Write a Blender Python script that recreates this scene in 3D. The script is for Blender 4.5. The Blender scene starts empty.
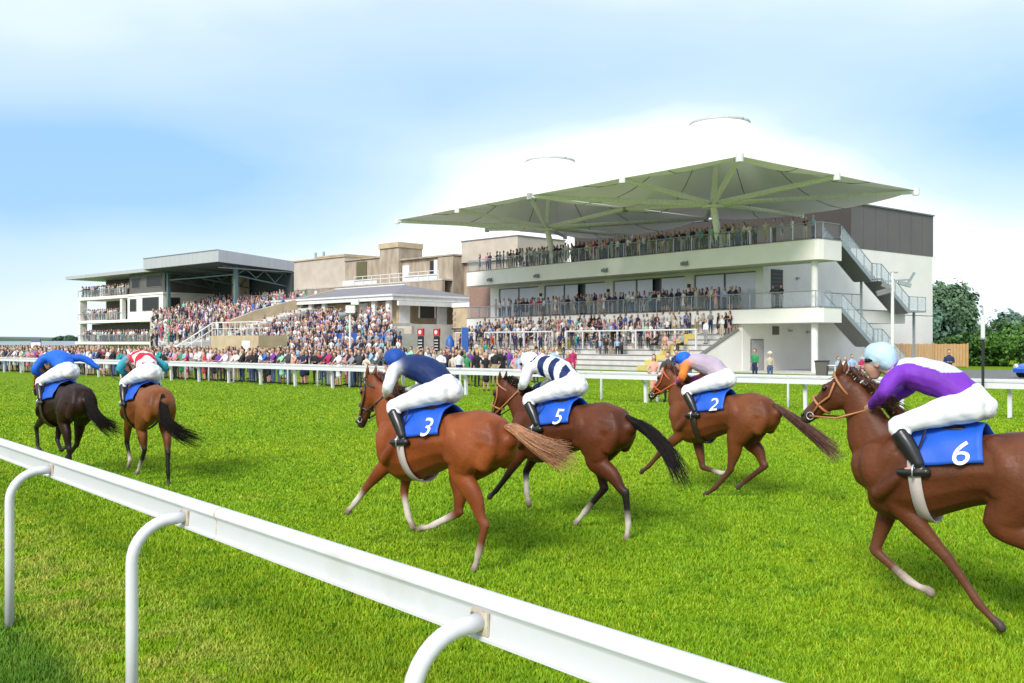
import bpy, math, random
import numpy as np
from mathutils import Vector, Matrix
random.seed(7); RNG = np.random.default_rng(11)
R = math.radians
SC = bpy.context.scene; COL = SC.collection
# ---------------------------------------------------------------- camera
cam_d = bpy.data.cameras.new('camera'); cam = bpy.data.objects.new('camera', cam_d); COL.objects.link(cam)
cam.location = (0, 0, 2.1); cam.rotation_euler = (R(90), 0, 0)
cam_d.sensor_width = 36; cam_d.lens = 33.75; cam_d.shift_y = 1.5/1024
cam_d.clip_start = 0.1; cam_d.clip_end = 5000
SC.camera = cam
# ---------------------------------------------------------------- sky, sun, exposure
SUN_EL, SUN_AZ = 38, 207          # azimuth clockwise from +Y (north)
W = bpy.data.worlds.new('World'); SC.world = W; W.use_nodes = True
nt = W.node_tree; nt.nodes.clear(); N = nt.nodes.new; L = nt.links.new
out = N('ShaderNodeOutputWorld'); bg = N('ShaderNodeBackground'); L(bg.outputs[0], out.inputs[0])
bg.inputs[1].default_value = 0.15
sky = N('ShaderNodeTexSky'); sky.sky_type = 'NISHITA'; sky.sun_disc = False
sky.sun_elevation = R(SUN_EL); sky.sun_rotation = R(SUN_AZ); sky.air_density = 1.0; sky.dust_density = 1.5
tc = N('ShaderNodeTexCoord')
sep = N('ShaderNodeSeparateXYZ'); L(tc.outputs['Generated'], sep.inputs[0])
mp = N('ShaderNodeMapping'); mp.inputs['Scale'].default_value = (1.0, 1.0, 2.6); L(tc.outputs['Generated'], mp.inputs[0])
noi = N('ShaderNodeTexNoise'); noi.inputs['Scale'].default_value = 2.4; noi.inputs['Detail'].default_value = 5; noi.inputs['Roughness'].default_value = .55
L(mp.outputs[0], noi.inputs['Vector'])
def mathn(op, a, b=None, c=None, clamp=False):
    n = N('ShaderNodeMath'); n.operation = op; n.use_clamp = clamp
    for i, v in enumerate((a, b, c)):
        if v is None: continue
        if isinstance(v, (int, float)): n.inputs[i].default_value = v
        else: L(v, n.inputs[i])
    return n.outputs[0]
def patch(az, el, wa, we, amp):    # a clear patch of sky between the clouds, by compass direction
    d = Vector((math.sin(R(az))*math.cos(R(el)), math.cos(R(az))*math.cos(R(el)), math.sin(R(el))))
    e = Vector((math.cos(R(az)), -math.sin(R(az)), 0)); u = e.cross(d)
    def dotn(v, s):
        n = N('ShaderNodeVectorMath'); n.operation = 'DOT_PRODUCT'; L(tc.outputs['Generated'], n.inputs[0]); n.inputs[1].default_value = v
        return mathn('POWER', mathn('ABSOLUTE', mathn('MULTIPLY', n.outputs['Value'], 1/math.sin(R(s)))), 2.0)
    q = mathn('ADD', dotn(e, wa), dotn(u, we))
    g = mathn('MULTIPLY', mathn('EXPONENT', mathn('MULTIPLY', q, -1.0)), amp)
    return g
b1 = patch(-23, 9.3, 18, 3.6, .85)
b2 = patch(29, 11.0, 11, 4.2, .85)
b3 = patch(2, 14.2, 24, 4.4, .50)
b4 = patch(-30, 5.0, 6, 5, .30)
blue = mathn('ADD', mathn('ADD', b1, b2), mathn('ADD', b3, b4))
nz = mathn('MULTIPLY', mathn('SUBTRACT', noi.outputs['Fac'], .5), 1.25)
blue = mathn('ADD', blue, mathn('MULTIPLY', nz, mathn('ADD', mathn('MULTIPLY', blue, .9), .25)))
hor = mathn('MULTIPLY', sep.outputs['Z'], 9.0, clamp=True); b5 = patch(10, 9.0, 17, 5.8, -.75); blue = mathn('ADD', blue, b5)
blue = mathn('ADD', mathn('MULTIPLY', blue, hor), .21, clamp=True)
mix = N('ShaderNodeMix'); mix.data_type = 'RGBA'
cr = N('ShaderNodeValToRGB')
cr.color_ramp.elements[0].position = 0; cr.color_ramp.elements[0].color = (.93, .94, .95, 1)
e = cr.color_ramp.elements.new(.35); e.color = (.49, .615, .80, 1)
cr.color_ramp.elements[-1].position = 1; cr.color_ramp.elements[-1].color = (.24, .435, .82, 1)
L(blue, cr.inputs[0])
sc_ = N('ShaderNodeVectorMath'); sc_.operation = 'SCALE'; L(cr.outputs[0], sc_.inputs[0]); sc_.inputs['Scale'].default_value = 4.1
mix.inputs[0].default_value = .88
L(sky.outputs[0], mix.inputs[6]); L(sc_.outputs[0], mix.inputs[7]); L(mix.outputs[2], bg.inputs[0])
sd = bpy.data.lights.new('sun', 'SUN'); sun = bpy.data.objects.new('sun', sd); COL.objects.link(sun)
sd.energy = 1.7; sd.angle = R(18); sd.color = (1, .96, .9)
sv = Vector((math.sin(R(SUN_AZ))*math.cos(R(SUN_EL)), math.cos(R(SUN_AZ))*math.cos(R(SUN_EL)), math.sin(R(SUN_EL))))
sun.rotation_euler = sv.to_track_quat('Z', 'Y').to_euler()
SC.view_settings.view_transform = 'Standard'; SC.view_settings.look = 'None'
SC.view_settings.exposure = 1.17; SC.view_settings.gamma = 1; SC.view_settings.use_curve_mapping = False
# ---------------------------------------------------------------- helpers
def mat(name, col, rough=.6, col2=None, scale=5., bump=0., bscale=None, metal=0., stretch=(1, 1, 1), vcol=None, alpha=1., trans=0., spec=.5, sheen=0., detail=4, lo=.35, hi=.65):
    m = bpy.data.materials.new(name); m.use_nodes = True; t = m.node_tree; b = t.nodes['Principled BSDF']
    b.inputs['Roughness'].default_value = rough; b.inputs['Metallic'].default_value = metal
    b.inputs['Specular IOR Level'].default_value = spec
    if sheen: b.inputs['Sheen Weight'].default_value = sheen
    if alpha < 1: b.inputs['Alpha'].default_value = alpha
    if trans: b.inputs['Transmission Weight'].default_value = trans
    col = tuple(col) + (1,) if len(col) == 3 else col
    b.inputs['Base Color'].default_value = col; m.diffuse_color = col
    tcn = t.nodes.new('ShaderNodeTexCoord'); mpn = t.nodes.new('ShaderNodeMapping'); mpn.inputs['Scale'].default_value = stretch
    t.links.new(tcn.outputs['Object'], mpn.inputs[0])
    if col2 is None: col2 = tuple(c*.86 for c in col[:3])
    col2 = tuple(col2)[:3] + (1,)
    n = t.nodes.new('ShaderNodeTexNoise'); n.inputs['Scale'].default_value = scale; n.inputs['Detail'].default_value = detail
    t.links.new(mpn.outputs[0], n.inputs['Vector'])
    mr = t.nodes.new('ShaderNodeMapRange'); mr.inputs[1].default_value = lo; mr.inputs[2].default_value = hi
    t.links.new(n.outputs['Fac'], mr.inputs[0])
    mx = t.nodes.new('ShaderNodeMix'); mx.data_type = 'RGBA'; t.links.new(mr.outputs[0], mx.inputs[0])
    mx.inputs[6].default_value = col; mx.inputs[7].default_value = col2
    if vcol:
        va = t.nodes.new('ShaderNodeVertexColor'); va.layer_name = vcol
        hs = t.nodes.new('ShaderNodeMix'); hs.data_type = 'RGBA'; hs.blend_type = 'MULTIPLY'; hs.inputs[0].default_value = 1
        t.links.new(va.outputs[0], hs.inputs[6]); t.links.new(mx.outputs[2], hs.inputs[7]); t.links.new(hs.outputs[2], b.inputs['Base Color'])
    else: t.links.new(mx.outputs[2], b.inputs['Base Color'])
    if bump:
        n2 = t.nodes.new('ShaderNodeTexNoise'); n2.inputs['Scale'].default_value = bscale or scale*3; n2.inputs['Detail'].default_value = 3
        t.links.new(mpn.outputs[0], n2.inputs['Vector'])
        bp = t.nodes.new('ShaderNodeBump'); bp.inputs['Strength'].default_value = bump; bp.inputs['Distance'].default_value = .02
        t.links.new(n2.outputs['Fac'], bp.inputs['Height']); t.links.new(bp.outputs[0], b.inputs['Normal'])
    return m
def tag(o, label=None, cat=None, group=None, kind=None):
    if label: o['label'] = label
    if cat: o['category'] = cat
    if group: o['group'] = group
    if kind: o['kind'] = kind
    return o
def empty(name, loc=(0, 0, 0), rz=0., label=None, cat=None, group=None, kind=None):
    o = bpy.data.objects.new(name, None); COL.objects.link(o); o.location = loc; o.rotation_euler = (0, 0, rz); o.empty_display_size = .3
    return tag(o, label, cat, group, kind)
def vnorm(v):
    v = np.asarray(v, float); return v/(np.linalg.norm(v)+1e-12)
class MB:
    def __init__(s): s.v = []; s.f = []; s.m = []
    def add(s, vs, fs, m=0):
        k = len(s.v); s.v += [tuple(map(float, p)) for p in vs]; s.f += [tuple(i+k for i in f) for f in fs]; s.m += [m]*len(fs); return s
    def box(s, x0, x1, y0, y1, z0, z1, m=0):
        x0, x1 = min(x0, x1), max(x0, x1); y0, y1 = min(y0, y1), max(y0, y1)
        return s.add([(x0,y0,z0),(x1,y0,z0),(x1,y1,z0),(x0,y1,z0),(x0,y0,z1),(x1,y0,z1),(x1,y1,z1),(x0,y1,z1)],
                     [(0,3,2,1),(4,5,6,7),(0,1,5,4),(1,2,6,5),(2,3,7,6),(3,0,4,7)], m)
    def bar(s, p, q, w, h, m=0, up=(0, 0, 1)):   # rectangular bar between two points
        p, q = np.array(p, float), np.array(q, float); t = vnorm(q-p); a = np.cross(up, t)
        a = vnorm(a) if np.linalg.norm(a) > 1e-6 else np.array([1., 0, 0]); b = np.cross(t, a)
        c = [p+a*i*w/2+b*j*h/2 for i, j in ((-1,-1),(1,-1),(1,1),(-1,1))] + [q+a*i*w/2+b*j*h/2 for i, j in ((-1,-1),(1,-1),(1,1),(-1,1))]
        return s.add(c, [(0,3,2,1),(4,5,6,7),(0,1,5,4),(1,2,6,5),(2,3,7,6),(3,0,4,7)], m)
    def tube(s, pts, r, n=8, m=0, cap=True):
        pts = [np.array(p, float) for p in pts]; rs = r if hasattr(r, '__len__') else [r]*len(pts)
        k = len(s.v); prev = None; vs = []; fs = []
        for i, p in enumerate(pts):
            t = vnorm(pts[min(i+1, len(pts)-1)]-pts[max(i-1, 0)])
            if prev is None:
                a = np.cross(t, (0, 0, 1)); a = vnorm(a) if np.linalg.norm(a) > 1e-3 else np.array([1., 0, 0])
            else: a = vnorm(prev-t*np.dot(prev, t))
            prev = a; b = np.cross(t, a)
            for j in range(n):
                c = 2*math.pi*j/n; vs.append(p+rs[i]*(math.cos(c)*a+math.sin(c)*b))
        for i in range(len(pts)-1):
            for j in range(n):
                fs.append((i*n+j, i*n+(j+1) % n, (i+1)*n+(j+1) % n, (i+1)*n+j))
        if cap: fs += [tuple(range(n-1, -1, -1)), tuple((len(pts)-1)*n+j for j in range(n))]
        return s.add(vs, fs, m)
    def prism(s, poly, x0, x1, m=0):   # polygon in (y, z) extruded along x
        n = len(poly); vs = [(x0, y, z) for y, z in poly]+[(x1, y, z) for y, z in poly]
        fs = [tuple(range(n)), tuple(range(2*n-1, n-1, -1))]+[(i, i+n, (i+1) % n+n, (i+1) % n) for i in range(n)]
        return s.add(vs, fs, m)
    def prismz(s, poly, z0, z1, m=0):  # polygon in (x, y) extruded along z
        n = len(poly); vs = [(x, y, z0) for x, y in poly]+[(x, y, z1) for x, y in poly]
        fs = [tuple(range(n-1, -1, -1)), tuple(range(n, 2*n))]+[(i, (i+1) % n, (i+1) % n+n, i+n) for i in range(n)]
        return s.add(vs, fs, m)
    def build(s, name, mats, parent=None, smooth=False, fix=True):
        me = bpy.data.meshes.new(name); me.from_pydata(s.v, [], s.f)
        mats = mats if isinstance(mats, (list, tuple)) else [mats]
        for q in mats: me.materials.append(q)
        if len(mats) > 1: me.polygons.foreach_set('material_index', s.m)
        if smooth is True: me.polygons.foreach_set('use_smooth', [True]*len(s.f))
        elif smooth:
            me.polygons.foreach_set('use_smooth', [True]*len(s.f)); me.set_sharp_from_angle(angle=R(smooth))
        if fix:
            import bmesh
            bm = bmesh.new(); bm.from_mesh(me); bmesh.ops.recalc_face_normals(bm, faces=bm.faces); bm.to_mesh(me); bm.free()
        me.update(); o = bpy.data.objects.new(name, me); COL.objects.link(o)
        if parent: o.parent = parent
        return o
def npmesh(name, V, F, mats, parent=None, fmat=None, smooth=False, vcol=None):
    V = np.asarray(V, np.float32); F = np.asarray(F, np.int32); k = F.shape[1]
    me = bpy.data.meshes.new(name); me.vertices.add(len(V)); me.vertices.foreach_set('co', V.ravel())
    me.loops.add(F.size); me.loops.foreach_set('vertex_index', F.ravel())
    me.polygons.add(len(F)); me.polygons.foreach_set('loop_start', np.arange(0, F.size, k, dtype=np.int32))
    me.polygons.foreach_set('loop_total', np.full(len(F), k, np.int32))
    for q in (mats if isinstance(mats, (list, tuple)) else [mats]): me.materials.append(q)
    if fmat is not None: me.polygons.foreach_set('material_index', np.asarray(fmat, np.int32))
    if smooth: me.polygons.foreach_set('use_smooth', np.ones(len(F), bool))
    if vcol is not None:
        a = me.color_attributes.new(name='tint', type='FLOAT_COLOR', domain='POINT'); a.data.foreach_set('color', np.asarray(vcol, np.float32).ravel())
    me.update(calc_edges=True); me.validate(); o = bpy.data.objects.new(name, me); COL.objects.link(o)
    if parent: o.parent = parent
    return o
# ---------------------------------------------------------------- organic bodies: overlapping lofts fused into one skin
def crom(P, k):
    P = np.asarray(P, float); n = len(P)
    if n < 3: 
        t = np.linspace(0, 1, k+1)[:, None]; return P[0]*(1-t)+P[-1]*t
    o = []
    for i in range(n-1):
        p0 = P[i-1] if i else 2*P[0]-P[1]; p1, p2 = P[i], P[i+1]; p3 = P[i+2] if i+2 < n else 2*P[-1]-P[-2]
        for j in range(k):
            t = j/k; o.append(.5*((2*p1)+(-p0+p2)*t+(2*p0-5*p1+4*p2-p3)*t*t+(-p0+3*p1-3*p2+p3)*t**3))
    o.append(P[-1]); return np.array(o)
def loft(mb, st, side=(0, 1, 0), n=14, k=4):
    """st: stations (x, y, z, r_side, r_other, colour or label). Returns sample list (pos, radius, colour)."""
    A = np.array([list(s[:5]) for s in st], float); B = crom(A, k); B[:, 3:] = np.maximum(B[:, 3:], .003)
    idx = np.minimum((np.arange(len(B))+k*.5)//k, len(st)-1).astype(int)
    C = B[:, :3]; T = np.gradient(C, axis=0); vs = []; side = np.array(side, float); rows = []
    def ring(c, t, r1, r2):
        t = vnorm(t); a = side-t*np.dot(side, t); a = vnorm(a) if np.linalg.norm(a) > 1e-4 else np.array([1., 0, 0]); b = np.cross(t, a)
        return [c+a*r1*math.cos(2*math.pi*j/n)+b*r2*math.sin(2*math.pi*j/n) for j in range(n)]
    def capr(i, sgn):
        t = vnorm(T[i]); r = min(B[i, 3], B[i, 4])
        return [ring(C[i]+sgn*t*r*.8*q, T[i], B[i, 3]*w, B[i, 4]*w) for q, w in ((.95, .3), (.6, .75))]
    rows = capr(0, -1)+[ring(C[i], T[i], B[i, 3], B[i, 4]) for i in range(len(B))]+capr(-1, 1)[::-1]
    for r_ in rows: vs += r_
    fs = [(i*n+j, (i+1)*n+j, (i+1)*n+(j+1) % n, i*n+(j+1) % n) for i in range(len(rows)-1) for j in range(n)]
    fs += [tuple(range(n)), tuple((len(rows)-1)*n+j for j in range(n-1, -1, -1))]
    mb.add(vs, fs)
    sm = []
    for i in range(len(B)):
        f = i/k; j = min(int(f), len(st)-2); w = f-j; c0, c1 = st[j][5], st[j+1][5]
        if isinstance(c0, (tuple, list)): c = tuple(a*(1-w)+b*w for a, b in zip(c0, c1))
        else: c = c0 if w < .5 else c1
        sm.append((C[i], max(.02, (B[i, 3]+B[i, 4])/2), c))
    return sm
def fuse(mb, voxel, smooth=4, fac=.5):
    tmp = mb.build('tmp', [], None, fix=True)
    md = tmp.modifiers.new('r', 'REMESH'); md.mode = 'VOXEL'; md.voxel_size = voxel; md.adaptivity = 0
    if smooth:
        m2 = tmp.modifiers.new('s', 'SMOOTH'); m2.iterations = smooth; m2.factor = fac
    dg = bpy.context.evaluated_depsgraph_get(); dg.update()
    me = bpy.data.meshes.new_from_object(tmp.evaluated_get(dg)); bpy.data.objects.remove(tmp)
    me.polygons.foreach_set('use_smooth', [True]*len(me.polygons)); return me
def fields(co, S):
    P = np.array([s[0] for s in S]); Rr = np.array([s[1] for s in S]); out = []
    for i in range(0, len(co), 8000):
        d = np.linalg.norm(co[i:i+8000, None, :]-P[None], axis=2)/Rr[None]; out.append(d)
    return np.concatenate(out)
def organic(name, lofts, voxel, parent=None, mats=None, smooth=4, colfn=None, attr='coat', fac=.5, wr=0, wrs=26.):
    """lofts: list of (stations, side). colour stations -> a colour attribute, string stations -> material slots."""
    mb = MB(); S = []
    for st, side in lofts: S += loft(mb, st, side)
    me = fuse(mb, voxel, smooth, fac); co = np.empty(len(me.vertices)*3); me.vertices.foreach_get('co', co); co = co.reshape(-1, 3)
    if isinstance(S[0][2], (tuple, list)):
        D = fields(co, S); Wt = (D+.05)**-7.; Wt /= Wt.sum(1, keepdims=True); C = Wt @ np.array([s[2] for s in S])
        if colfn is not None: C = colfn(co, C)
        a = me.color_attributes.new(name=attr, type='FLOAT_COLOR', domain='POINT')
        a.data.foreach_set('color', np.concatenate([C, np.ones((len(C), 1))], 1).astype(np.float32).ravel())
        for q in (mats if isinstance(mats, (list, tuple)) else [mats]): me.materials.append(q)
    else:
        keys = list(mats.keys()); lab = np.array([keys.index(s[2]) for s in S])
        pc = np.empty(len(me.polygons)*3); me.polygons.foreach_get('center', pc)
        D = fields(pc.reshape(-1, 3), S); mi = lab[D.argmin(1)]
        for q in keys: me.materials.append(mats[q])
        me.polygons.foreach_set('material_index', mi.astype(np.int32))
    if wr:      # folds in cloth
        n = np.empty(len(me.vertices)*3); me.vertices.foreach_get('normal', n); n = n.reshape(-1, 3); q = co*wrs
        a = np.sin(q[:, 0]*1.0+2.2*np.sin(q[:, 1]*.8+q[:, 2]*.5)+q[:, 2]*1.3)*.6+np.sin(q[:, 0]*2.1-q[:, 2]*1.7+1.8*np.sin(q[:, 1]*1.3))*.4
        me.vertices.foreach_set('co', (co+n*(np.abs(a)[:, None]-.5)*wr).ravel()); me.update()
    o = bpy.data.objects.new(name, me); COL.objects.link(o)
    if parent: o.parent = parent
    return o
# ---------------------------------------------------------------- materials
def grass_mat(name, gain=1.0, blade=False):
    m = bpy.data.materials.new(name); m.use_nodes = True; t = m.node_tree; b = t.nodes['Principled BSDF']
    b.inputs['Roughness'].default_value = .55 if blade else .9; b.inputs['Specular IOR Level'].default_value = .18 if blade else .05
    tcn = t.nodes.new('ShaderNodeTexCoord')
    def noise(sc, det, st=(1, 1, 1)):
        mpn = t.nodes.new('ShaderNodeMapping'); mpn.inputs['Scale'].default_value = st; mpn.inputs['Rotation'].default_value = (0, 0, R(38)); t.links.new(tcn.outputs['Object'], mpn.inputs[0])
        n = t.nodes.new('ShaderNodeTexNoise'); n.inputs['Scale'].default_value = sc; n.inputs['Detail'].default_value = det; t.links.new(mpn.outputs[0], n.inputs['Vector']); return n.outputs['Fac']
    def ramp(f, a, b_):
        mr = t.nodes.new('ShaderNodeMapRange'); mr.inputs[1].default_value = a; mr.inputs[2].default_value = b_; mr.interpolation_type = 'SMOOTHSTEP'; t.links.new(f, mr.inputs[0]); return mr.outputs[0]
    def mixc(f, a, b_):
        n = t.nodes.new('ShaderNodeMix'); n.data_type = 'RGBA'; t.links.new(f, n.inputs[0])
        for i, c in ((6, a), (7, b_)):
            if isinstance(c, tuple): n.inputs[i].default_value = tuple(x*gain for x in c)+(1,)
            else: t.links.new(c, n.inputs[i])
        return n.outputs[2]
    c = mixc(ramp(noise(.35, 3, (1, .45, 1)), .38, .62), (.122, .222, .006), (.156, .244, .007))
    c = mixc(ramp(noise(2.2, 5), .50, .68), c, (.100, .195, .006))
    c = mixc(ramp(noise(1.1, 5, (1, .6, 1)), .64, .80), c, (.21, .25, .022))
    c = mixc(ramp(noise(14, 3), .58, .78), c, (.20, .27, .012))
    c = mixc(ramp(noise(4.5, 5), .60, .70), c, (.060, .135, .006))
    c = mixc(ramp(noise(3.1, 5, (1.3, .8, 1)), .70, .76), c, (.15, .13, .05))
    # dry, trodden ground along the near running rail
    geo = t.nodes.new('ShaderNodeSeparateXYZ'); t.links.new(tcn.outputs['Object'], geo.inputs[0])
    def mth(op, a, b_=None, c_=None, cl=False):
        n = t.nodes.new('ShaderNodeMath'); n.operation = op; n.use_clamp = cl
        for i, v in enumerate((a, b_, c_)):
            if v is None: continue
            if isinstance(v, (int, float)): n.inputs[i].default_value = v
            else: t.links.new(v, n.inputs[i])
        return n.outputs[0]
    d = mth('ADD', mth('MULTIPLY', geo.outputs[0], .762), mth('MULTIPLY', geo.outputs[1], .648))   # distance across the near rail line (rail at 2.14)
    band = mth('EXPONENT', mth('MULTIPLY', mth('POWER', mth('MULTIPLY', mth('ADD', d, -2.35), 1.6), 2.0), -1.0))
    far = mth('LESS_THAN', geo.outputs[1], 30)
    dry = mth('MULTIPLY', mth('MULTIPLY', band, far), ramp(noise(2.6, 4), .36, .6))
    c = mixc(mth('MULTIPLY', dry, .62), c, (.26, .26, .05))
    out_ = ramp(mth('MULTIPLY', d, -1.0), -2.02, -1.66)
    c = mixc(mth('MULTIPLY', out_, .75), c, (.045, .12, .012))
    if blade:
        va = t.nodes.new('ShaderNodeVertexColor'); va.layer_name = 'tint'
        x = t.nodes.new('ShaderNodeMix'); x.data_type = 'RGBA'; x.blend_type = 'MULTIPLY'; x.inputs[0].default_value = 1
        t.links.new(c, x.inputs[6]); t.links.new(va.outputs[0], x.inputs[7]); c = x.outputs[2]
        b.inputs['Subsurface Weight'].default_value = 0
    else:
        n = noise(22, 4); bp = t.nodes.new('ShaderNodeBump'); bp.inputs['Strength'].default_value = .6; bp.inputs['Distance'].default_value = .05
        t.links.new(n, bp.inputs['Height']); t.links.new(bp.outputs[0], b.inputs['Normal'])
        c = mixc(ramp(noise(26, 4), .42, .62), c, mixc(ramp(noise(3, 2), .3, .7), (.100, .175, .007), (.14, .205, .010)))
    t.links.new(c, b.inputs['Base Color']); return m
M = {}
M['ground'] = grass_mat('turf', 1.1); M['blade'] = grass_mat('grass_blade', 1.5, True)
M['rail'] = mat('white_plastic_rail', (.62, .62, .655), .35, (.52, .51, .49), 2.2, lo=.58, hi=.78, detail=9)
M['railgrime'] = mat('stained_bracket', (.45, .36, .24), .6, (.6, .55, .45), 20)
M['render'] = mat('cream_render', (.82, .80, .75), .85, (.77, .75, .70), .6, bump=.15, bscale=12)
M['render2'] = mat('beige_render', (.50, .44, .36), .85, (.44, .38, .31), .8, bump=.15, bscale=8)
M['clad'] = mat('grey_cladding', (.115, .105, .10), .5, (.10, .092, .088), .5)
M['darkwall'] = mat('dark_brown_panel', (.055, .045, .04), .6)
M['ringgrey'] = mat('grey_ring_paint', (.48, .49, .50), .5)
M['capgrey'] = mat('grey_coping', (.18, .18, .18), .5)
M['steel'] = mat('brushed_steel', (.50, .53, .56), .3, metal=.7)
M['steelg'] = mat('galvanised_steel', (.33, .38, .40), .4, metal=.4)
M['paleblue'] = mat('pale_steel_paint', (.42, .50, .56), .45)
M['glass'] = mat('clear_glass', (.75, .85, .88), .03, alpha=.06, spec=.6)
M['stairglass'] = mat('frosted_stair_glass', (.62, .72, .76), .1, alpha=.38)
M['pane'] = mat('window_glass', (.50, .51, .56), .12, (.56, .57, .62), .5, spec=.8)
M['dark'] = mat('dark_interior', (.02, .02, .022), .5)
M['strut'] = mat('white_tube_paint', (.84, .84, .82), .4)
M['membrane'] = mat('tensile_fabric', (.90, .90, .87), .7, (.86, .86, .83), .4, bump=.1, bscale=3)
M['stone'] = mat('weathered_stone', (.44, .37, .28), .9, (.27, .21, .155), 1.4, bump=.6, bscale=6, stretch=(1, 1, .35), lo=.3, hi=.7)
M['stoney'] = mat('honey_stone', (.52, .42, .27), .9, (.42, .33, .21), 1.2, bump=.4, bscale=5)
M['brick'] = mat('red_brown_brick', (.32, .20, .15), .9, (.22, .14, .11), 5, bump=.4)
M['concrete'] = mat('pale_concrete', (.56, .55, .52), .9, (.47, .46, .43), 1.2, bump=.2)
_m = M['membrane'].node_tree; _tr = _m.nodes.new('ShaderNodeBsdfTranslucent'); _tr.inputs[0].default_value = (.8, .79, .74, 1); _mx = _m.nodes.new('ShaderNodeMixShader'); _mx.inputs[0].default_value = .20
_m.links.new(_m.nodes['Principled BSDF'].outputs[0], _mx.inputs[1]); _m.links.new(_tr.outputs[0], _mx.inputs[2]); _m.links.new(_mx.outputs[0], _m.nodes['Material Output'].inputs[0])
M['slate'] = mat('lead_grey_roof', (.22, .21, .225), .7, (.17, .16, .17), 1.5, stretch=(3, .3, 1))
M['white'] = mat('white_paint', (.72, .72, .70), .5, (.64, .64, .62), 2)
M['metalroof'] = mat('ribbed_metal_fascia', (.42, .44, .45), .45, (.36, .38, .40), 1, stretch=(6, 6, .2))
M['tealsteel'] = mat('teal_steel', (.10, .17, .18), .5)
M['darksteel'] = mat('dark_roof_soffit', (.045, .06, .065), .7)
M['blueboard'] = mat('blue_hoarding', (.02, .10, .38), .5)
M['yellow'] = mat('yellow_step_paint', (.60, .48, .12), .7, (.5, .42, .15), 6)
M['asphalt'] = mat('asphalt', (.16, .16, .17), .9, (.13, .13, .135), 4, bump=.2)
M['wood'] = mat('pine_boards', (.48, .30, .13), .8, (.38, .23, .10), 3, stretch=(6, 6, .4), bump=.2)
M['bark'] = mat('bark', (.10, .07, .045), .9, bump=.5)
M['black'] = mat('black_paint', (.015, .015, .017), .5)
M['red'] = mat('red_paint', (.50, .03, .03), .5)
M['leaf'] = mat('leaf_green', (1, 1, 1), .6, (.8, .85, .8), .5, vcol='tint', spec=.2)
M['hill'] = mat('distant_fields', (.10, .16, .09), .9, (.07, .11, .08), .01)
# ---------------------------------------------------------------- ground
g = MB(); g.add([(-2500, -300, 0), (2500, -300, 0), (2500, 3500, 0), (-2500, 3500, 0)], [(0, 1, 2, 3)])
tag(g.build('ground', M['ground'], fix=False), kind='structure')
rd = MB(); rd.prismz([(25.5, 55.5), (90, 51), (90, 72), (33, 74.5)], .004, .012)
tag(rd.build('road', M['asphalt']), kind='structure')
ap = MB(); ap.prismz([(20.2, 63.4), (-6.5, 97), (-30, 118), (-20, 128), (45, 95), (33.5, 74.6)], .002, .008)
tag(ap.build('paving', M['concrete']), kind='structure')
# grass blades over the turf, finer and denser towards the camera
def blades():
    n = 640000
    u = RNG.random(n); y0, y1, p = 4.6, 62., -1.3
    Y = (y0**(p+1)+u*(y1**(p+1)-y0**(p+1)))**(1/(p+1))
    X = (RNG.random(n)*2-1)*(Y*.57+1.6)
    kp = RNG.random(n) < np.clip((62-Y)/34, 0, 1)**1.3; X = X[kp]; Y = Y[kp]; n = len(X)
    ph = np.sin(X*3.1+1.7*np.sin(Y*1.3))*np.sin(Y*2.7+1.3*np.sin(X*1.9))
    h = (.024+.018*RNG.random(n)+.012*ph+.008*np.sin(X*17+3*np.sin(Y*7))*np.sin(Y*15+2*np.sin(X*9)))*(1+.004*Y); d = .762*X+.648*Y; h *= np.where(d < 1.9, 1.55, 1.)
    w = .0035+.00075*Y*RNG.uniform(.6, 1.3, n); a = RNG.random(n)*2*math.pi; lean = RNG.uniform(.1, .9, n)*h; la = RNG.random(n)*2*math.pi
    V = np.zeros((n, 3, 3), np.float32)
    V[:, 0] = np.stack([X-w*np.cos(a), Y-w*np.sin(a), 0*X-.002], 1); V[:, 1] = np.stack([X+w*np.cos(a), Y+w*np.sin(a), 0*X-.002], 1)
    V[:, 2] = np.stack([X+lean*np.cos(la), Y+lean*np.sin(la), h], 1)
    k = RNG.uniform(.86, 1.14, n); yl = RNG.random(n) < .035
    T = np.ones((n, 3, 4), np.float32)
    for i, c in enumerate((k*np.where(yl, 1.9, 1), k*np.where(yl, 1.15, 1), k*np.where(yl, 2.0, 1))): T[:, :, i] = c[:, None]
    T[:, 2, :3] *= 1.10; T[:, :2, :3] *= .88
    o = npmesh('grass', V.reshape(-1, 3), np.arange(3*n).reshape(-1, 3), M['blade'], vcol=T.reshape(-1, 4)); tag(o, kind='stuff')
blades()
# ---------------------------------------------------------------- near running rail
A3 = np.array([-.087, 3.31]); dr = vnorm(np.array([-1.76, 2.07])); nr = np.array([-dr[1], dr[0]]) ; nr = -nr if nr[1] > 0 else nr   # towards the camera side
rail = empty('running_rail', (A3[0], A3[1], 0), math.atan2(dr[1], dr[0]), 'white plastic running rail crossing the foreground on bent posts', 'rail')
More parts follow.
